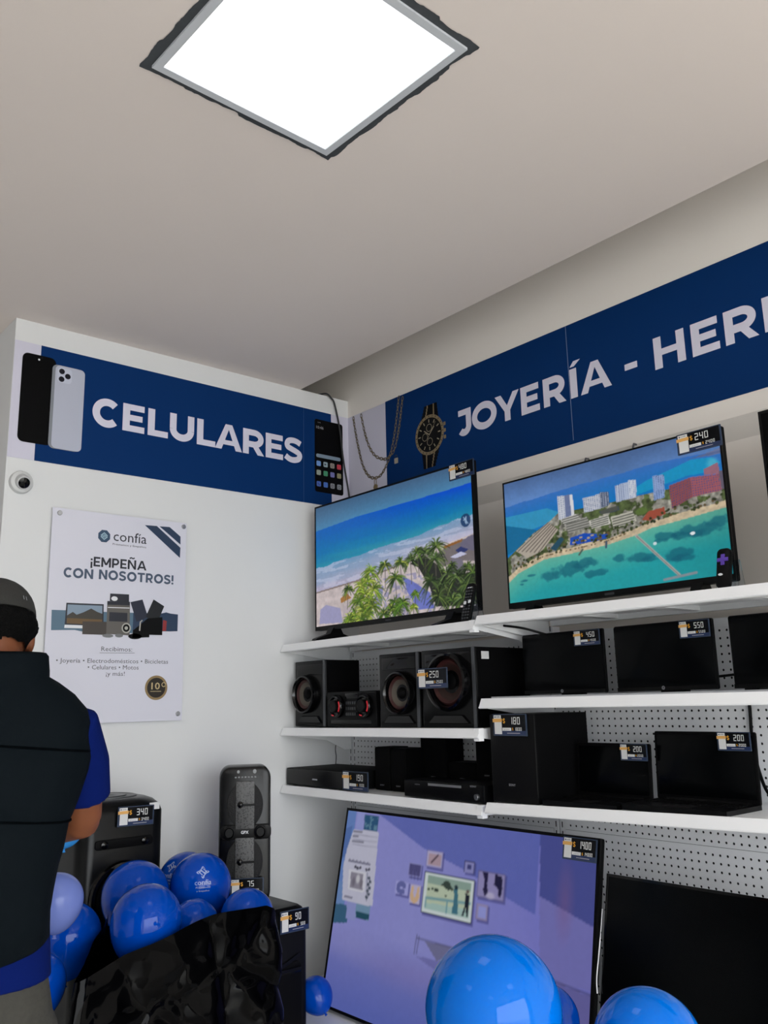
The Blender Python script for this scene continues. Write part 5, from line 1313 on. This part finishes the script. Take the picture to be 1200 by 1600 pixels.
# ------------------------------------------------------------------ the man
MAN = Matrix(((.98, .20, 0, -1.998), (-.20, .98, 0, -1.33), (0, 0, 1, 0), (0, 0, 0, 1)))       # u right, v forward, z up
SKIN = mat('skin', (116, 68, 43), .55, spec=.3, sss=.1); HAIRM = mat('hair', (4, 4, 4), .8, spec=.1, bump=.5, nscale=250)
VEST = mat('vest_navy', (5, 12, 17), .8, spec=.1, bump=.12, nscale=60); POLO = mat('polo_blue', (2, 20, 82), .85, spec=.1, bump=.1, nscale=200); JEANS = mat('jeans', (54, 53, 48), .85, noise_amt=.25, nscale=90, bump=.2); CAPM = mat('cap_grey', (36, 36, 34), .85, bump=.15, nscale=250)
man = empty('person', (-1.998, -1.33, 0), 'man seen from behind in grey cap, navy vest and blue polo', 'person')
def ering(u, v, z, a, b, n=36, e=2.3, du=0.0):
    R = []
    for k in range(n):
        t = 2 * PI * k / n; c, s_ = math.cos(t), math.sin(t)
        R.append((u + a * math.copysign(abs(c) ** (2 / e), c), v + b * math.copysign(abs(s_) ** (2 / e), s_), z))
    return R
# body: one continuous skin
bd = MB(MAN)
bd.loft([ering(0, 0, z, a, b) for z, a, b in ((.84, .13, .09), (.95, .13, .095), (1.05, .125, .10), (1.2, .135, .11), (1.36, .165, .115), (1.46, .17, .10), (1.52, .11, .08), (1.56, .065, .065))])
bd.tube([(0, -.005, 1.50), (0, .005, 1.58), (0, .03, 1.66)], [.066, .060, .058], 20)
HT = MAN @ Matrix.Translation((0, .045, 1.665)) @ Matrix.Rotation(-.32, 4, 'X')
hd = MB(HT)
def headfn(p):
    x, y, z = p
    if z < 0: k = 1 + z * 2.2; x *= max(.70, k); y = y * max(.78, 1 + z * 1.2) + max(0, -z) * .10
    return (x, y, z)
hd.sphere((0, 0, 0), .074, .094, .112, 28, 18, headfn)
hd.sphere((0, .098, -.012), .013, .020, .022, 12, 8); hd.sphere((0, .085, -.065), .022, .012, .008, 12, 8); hd.sphere((0, .068, -.098), .026, .022, .016, 12, 8)
for s_ in (-1, 1):
    hd.sphere((s_ * .077, -.004, -.012), .009, .020, .032, 12, 8); hd.sphere((s_ * .030, .082, .005), .013, .010, .008, 10, 6)
bd.v += hd.v and []; o_ = len(bd.v); bd.v += hd.v; bd.f += [tuple(i + o_ for i in f) for f in hd.f]
for s_ in (-1, 1):
    sh = (s_ * .175, .0, 1.455); el = (s_ * .212, .085, 1.268); wr = (s_ * .085, .315, 1.228)
    bd.tube([(s_ * .12, 0, 1.46), sh, (s_ * .196, .04, 1.36), el], [.055, .052, .048, .042], 16)
    bd.tube([(s_ * .212, .07, 1.285), el, (s_ * .175, .17, 1.248), wr, (s_ * .065, .345, 1.215)], [.038, .044, .042, .027, .026], 16)
    # hand: palm, four fingers and a thumb curled inward
    bd.tube([(s_ * .072, .335, 1.212), (s_ * .05, .37, 1.210), (s_ * .038, .395, 1.208)], [.024, .032, .026], 12)
    for k in range(4):
        fz = 1.236 - k * .019; L_ = (.9, 1.0, .95, .78)[k]
        bd.tube([(s_ * .042, .385, fz), (s_ * .022, .385 + .038 * L_, fz), (s_ * -.004, .385 + .045 * L_, fz - .004), (s_ * -.018, .385 + .030 * L_, fz - .006)], [.0095, .009, .0085, .0075], 8)
    bd.tube([(s_ * .055, .352, 1.236), (s_ * .028, .368, 1.258), (s_ * .008, .385, 1.262)], [.012, .0105, .009], 8)
    bd.tube([(s_ * .085, 0, .90), (s_ * .095, .01, .70), (s_ * .097, .02, .50), (s_ * .10, .0, .30), (s_ * .10, -.01, .09)], [.070, .066, .052, .048, .036], 16)
    bd.loft([[(s_ * .10 + a, v, .03 + h * c) for a, c in ((.036, 0), (.03, 1), (-.03, 1), (-.036, 0), (-.03, -.5), (.03, -.5))] for v, h in ((-.06, .05), (.0, .055), (.08, .035), (.16, .02))])
obj('body', remeshed(bd, .006, 3), SKIN, man, 180)
# hair and cap
def hairfn(p):
    n_ = noise.noise(Vector(p) * 70) * .010 + noise.noise(Vector(p) * 160) * .005; k_ = 1 + .13 * max(0, 1 - abs(p.z - .008) / .035); return (p.x * (k_ + n_ * 7), p.y * (1 + n_ * 7), p.z + n_ * .3)
hb = MB(HT); hb.sphere((0, -.014, .014), .081, .092, .090, 72, 44, hairfn)
hv = [i for i, p in enumerate(hb.v)]
HI = HT.inverted()
hb.f = [f for f in hb.f if all(((HI @ Vector(hb.v[i])).y < .035 and (HI @ Vector(hb.v[i])).z > -.045 - .02 * max(0, (HI @ Vector(hb.v[i])).y * 20)) for i in f)]
obj('hair', hb, HAIRM, man, 180)
CT = HT @ Matrix.Translation((0, -.006, .034)) @ Matrix.Rotation(.10, 4, 'X')
cp = MB(CT)
rings = []
for k in range(11):
    th = PI / 2 * k / 10; rings.append(ering(0, 0, .088 * math.sin(th), max(.086 * math.cos(th), .002), max(.104 * math.cos(th), .002), 36, 2.1))
cp.loft(rings)
cap_o = obj('cap', cp, CAPM, man, 60)
cp = MB(CT)
cp.loft([[(-.065, .075, .004), (.065, .075, .004), (.065, .075, .0), (-.065, .075, .0)], [(-.068, .12, .0), (.068, .12, .0), (.068, .12, -.004), (-.068, .12, -.004)], [(-.05, .165, -.012), (.05, .165, -.012), (.05, .165, -.016), (-.05, .165, -.016)], [(-.02, .178, -.016), (.02, .178, -.016), (.02, .178, -.020), (-.02, .178, -.020)]])
obj('visor', cp, CAPM, cap_o, 60)
cp = MB(CT)
for a in (.0, .010):
    an = -.95 + a * 9; cp.add([((.0865) * math.cos(an) + 0, .1045 * math.sin(an), .018), (.0865 * math.cos(an + .02), .1045 * math.sin(an + .02), .018), (.084 * math.cos(an + .02), .102 * math.sin(an + .02), .027), (.084 * math.cos(an), .102 * math.sin(an), .027)], [(0, 1, 2, 3)])
obj('cap_mark', cp, MIDW, cap_o, 0)
# polo shirt
ps = MB(MAN)
ps.loft([ering(0, 0, z, a, b) for z, a, b in ((.985, .150, .120), (1.0, .148, .118), (1.1, .140, .115), (1.25, .150, .120), (1.38, .182, .122), (1.46, .180, .108), (1.52, .13, .09), (1.565, .085, .082), (1.60, .080, .080))])
for s_ in (-1, 1):
    ps.tube([(s_ * .10, 0, 1.47), (s_ * .172, .0, 1.452), (s_ * .196, .03, 1.39), (s_ * .207, .06, 1.325), (s_ * .209, .064, 1.314)], [.062, .064, .058, .058, .058], 20)
obj('polo_shirt', remeshed(ps, .006, 3), POLO, man, 180)
# vest with stand-up collar and two quilting seams
vs = MB(MAN)
prof = [(1.055, .146, .122), (1.062, .152, .130), (1.11, .150, .132), (1.15, .153, .134), (1.20, .157, .137), (1.245, .163, .139), (1.285, .168, .137), (1.297, .170, .130), (1.309, .174, .138), (1.345, .186, .141), (1.40, .200, .141), (1.425, .203, .137), (1.437, .202, .129), (1.449, .203, .133), (1.475, .204, .126), (1.505, .194, .120), (1.535, .168, .110), (1.560, .132, .102), (1.572, .112, .098), (1.585, .112, .100), (1.615, .110, .098), (1.622, .104, .092), (1.60, .096, .084)]
rings = []
for z, a, b in prof:
    R = []
    for (u, v, zz) in ering(0, 0, z, a, b, 72, 2.5):
        f = .0035 * noise.noise(Vector((u * 14, v * 14, z * 16))) + .002 * noise.noise(Vector((u * 40, v * 40, z * 34)))
        dz = (-.022 * abs(u) / .2 if 1.24 < z < 1.46 else 0) + (.03 * abs(u) / .15 - .03 if z < 1.08 else 0)
        R.append((u * (1 + f / .17) - .012 * max(0, 1.35 - z) / .3, v * (1 + f / .12), zz + dz))
    rings.append(R)
vs.loft(rings, False)
obj('vest', vs, VEST, man, 180)
for z_, a_, b_ in ((1.439, .2035, .131), (1.299, .1725, .133)):
    L = [(u * .996 - .012 * max(0, 1.35 - z_) / .3, v * 1.002, zz - .022 * abs(u) / .2) for (u, v, zz) in ering(0, 0, z_, a_, b_, 72, 2.5)]
    sm_ = MB(MAN); sm_.tube(L + [L[0]], .0026, 6)
    obj('vest_seam_shade', sm_, mat('seam_shade', (1, 3, 5), .9, spec=.05), man, 180)  # dark tube along the seam stands in for shade in the groove
# jeans and shoes
js = MB(MAN)
js.loft([ering(0, 0, z, a, b) for z, a, b in ((.82, .160, .112), (.90, .160, .118), (.98, .145, .113), (1.02, .135, .108))])
for s_ in (-1, 1): js.tube([(s_ * .082, 0, .90), (s_ * .088, .005, .80), (s_ * .095, .01, .68), (s_ * .097, .02, .50), (s_ * .10, .0, .30), (s_ * .10, -.01, .06)], [.085, .092, .085, .070, .066, .064], 20)
js = remeshed(js, .008, 3)
obj('jeans', js, JEANS, man, 180)
for s_ in (-1, 1):
    sb = MB(MAN); sb.loft([ering(s_ * .10, v, .0, 0.001, 0.001, 4) if False else [(s_ * .10 + .046 * w_ * math.cos(t), v, max(.0, .035 + h_ * math.sin(t))) for t in [2 * PI * k / 16 for k in range(16)]] for v, w_, h_ in ((-.085, .6, .03), (-.07, .95, .055), (.0, 1.0, .065), (.09, 1.05, .045), (.16, .95, .032), (.19, .5, .018))])
    obj('shoe', sb, BLACKM, man, 60)
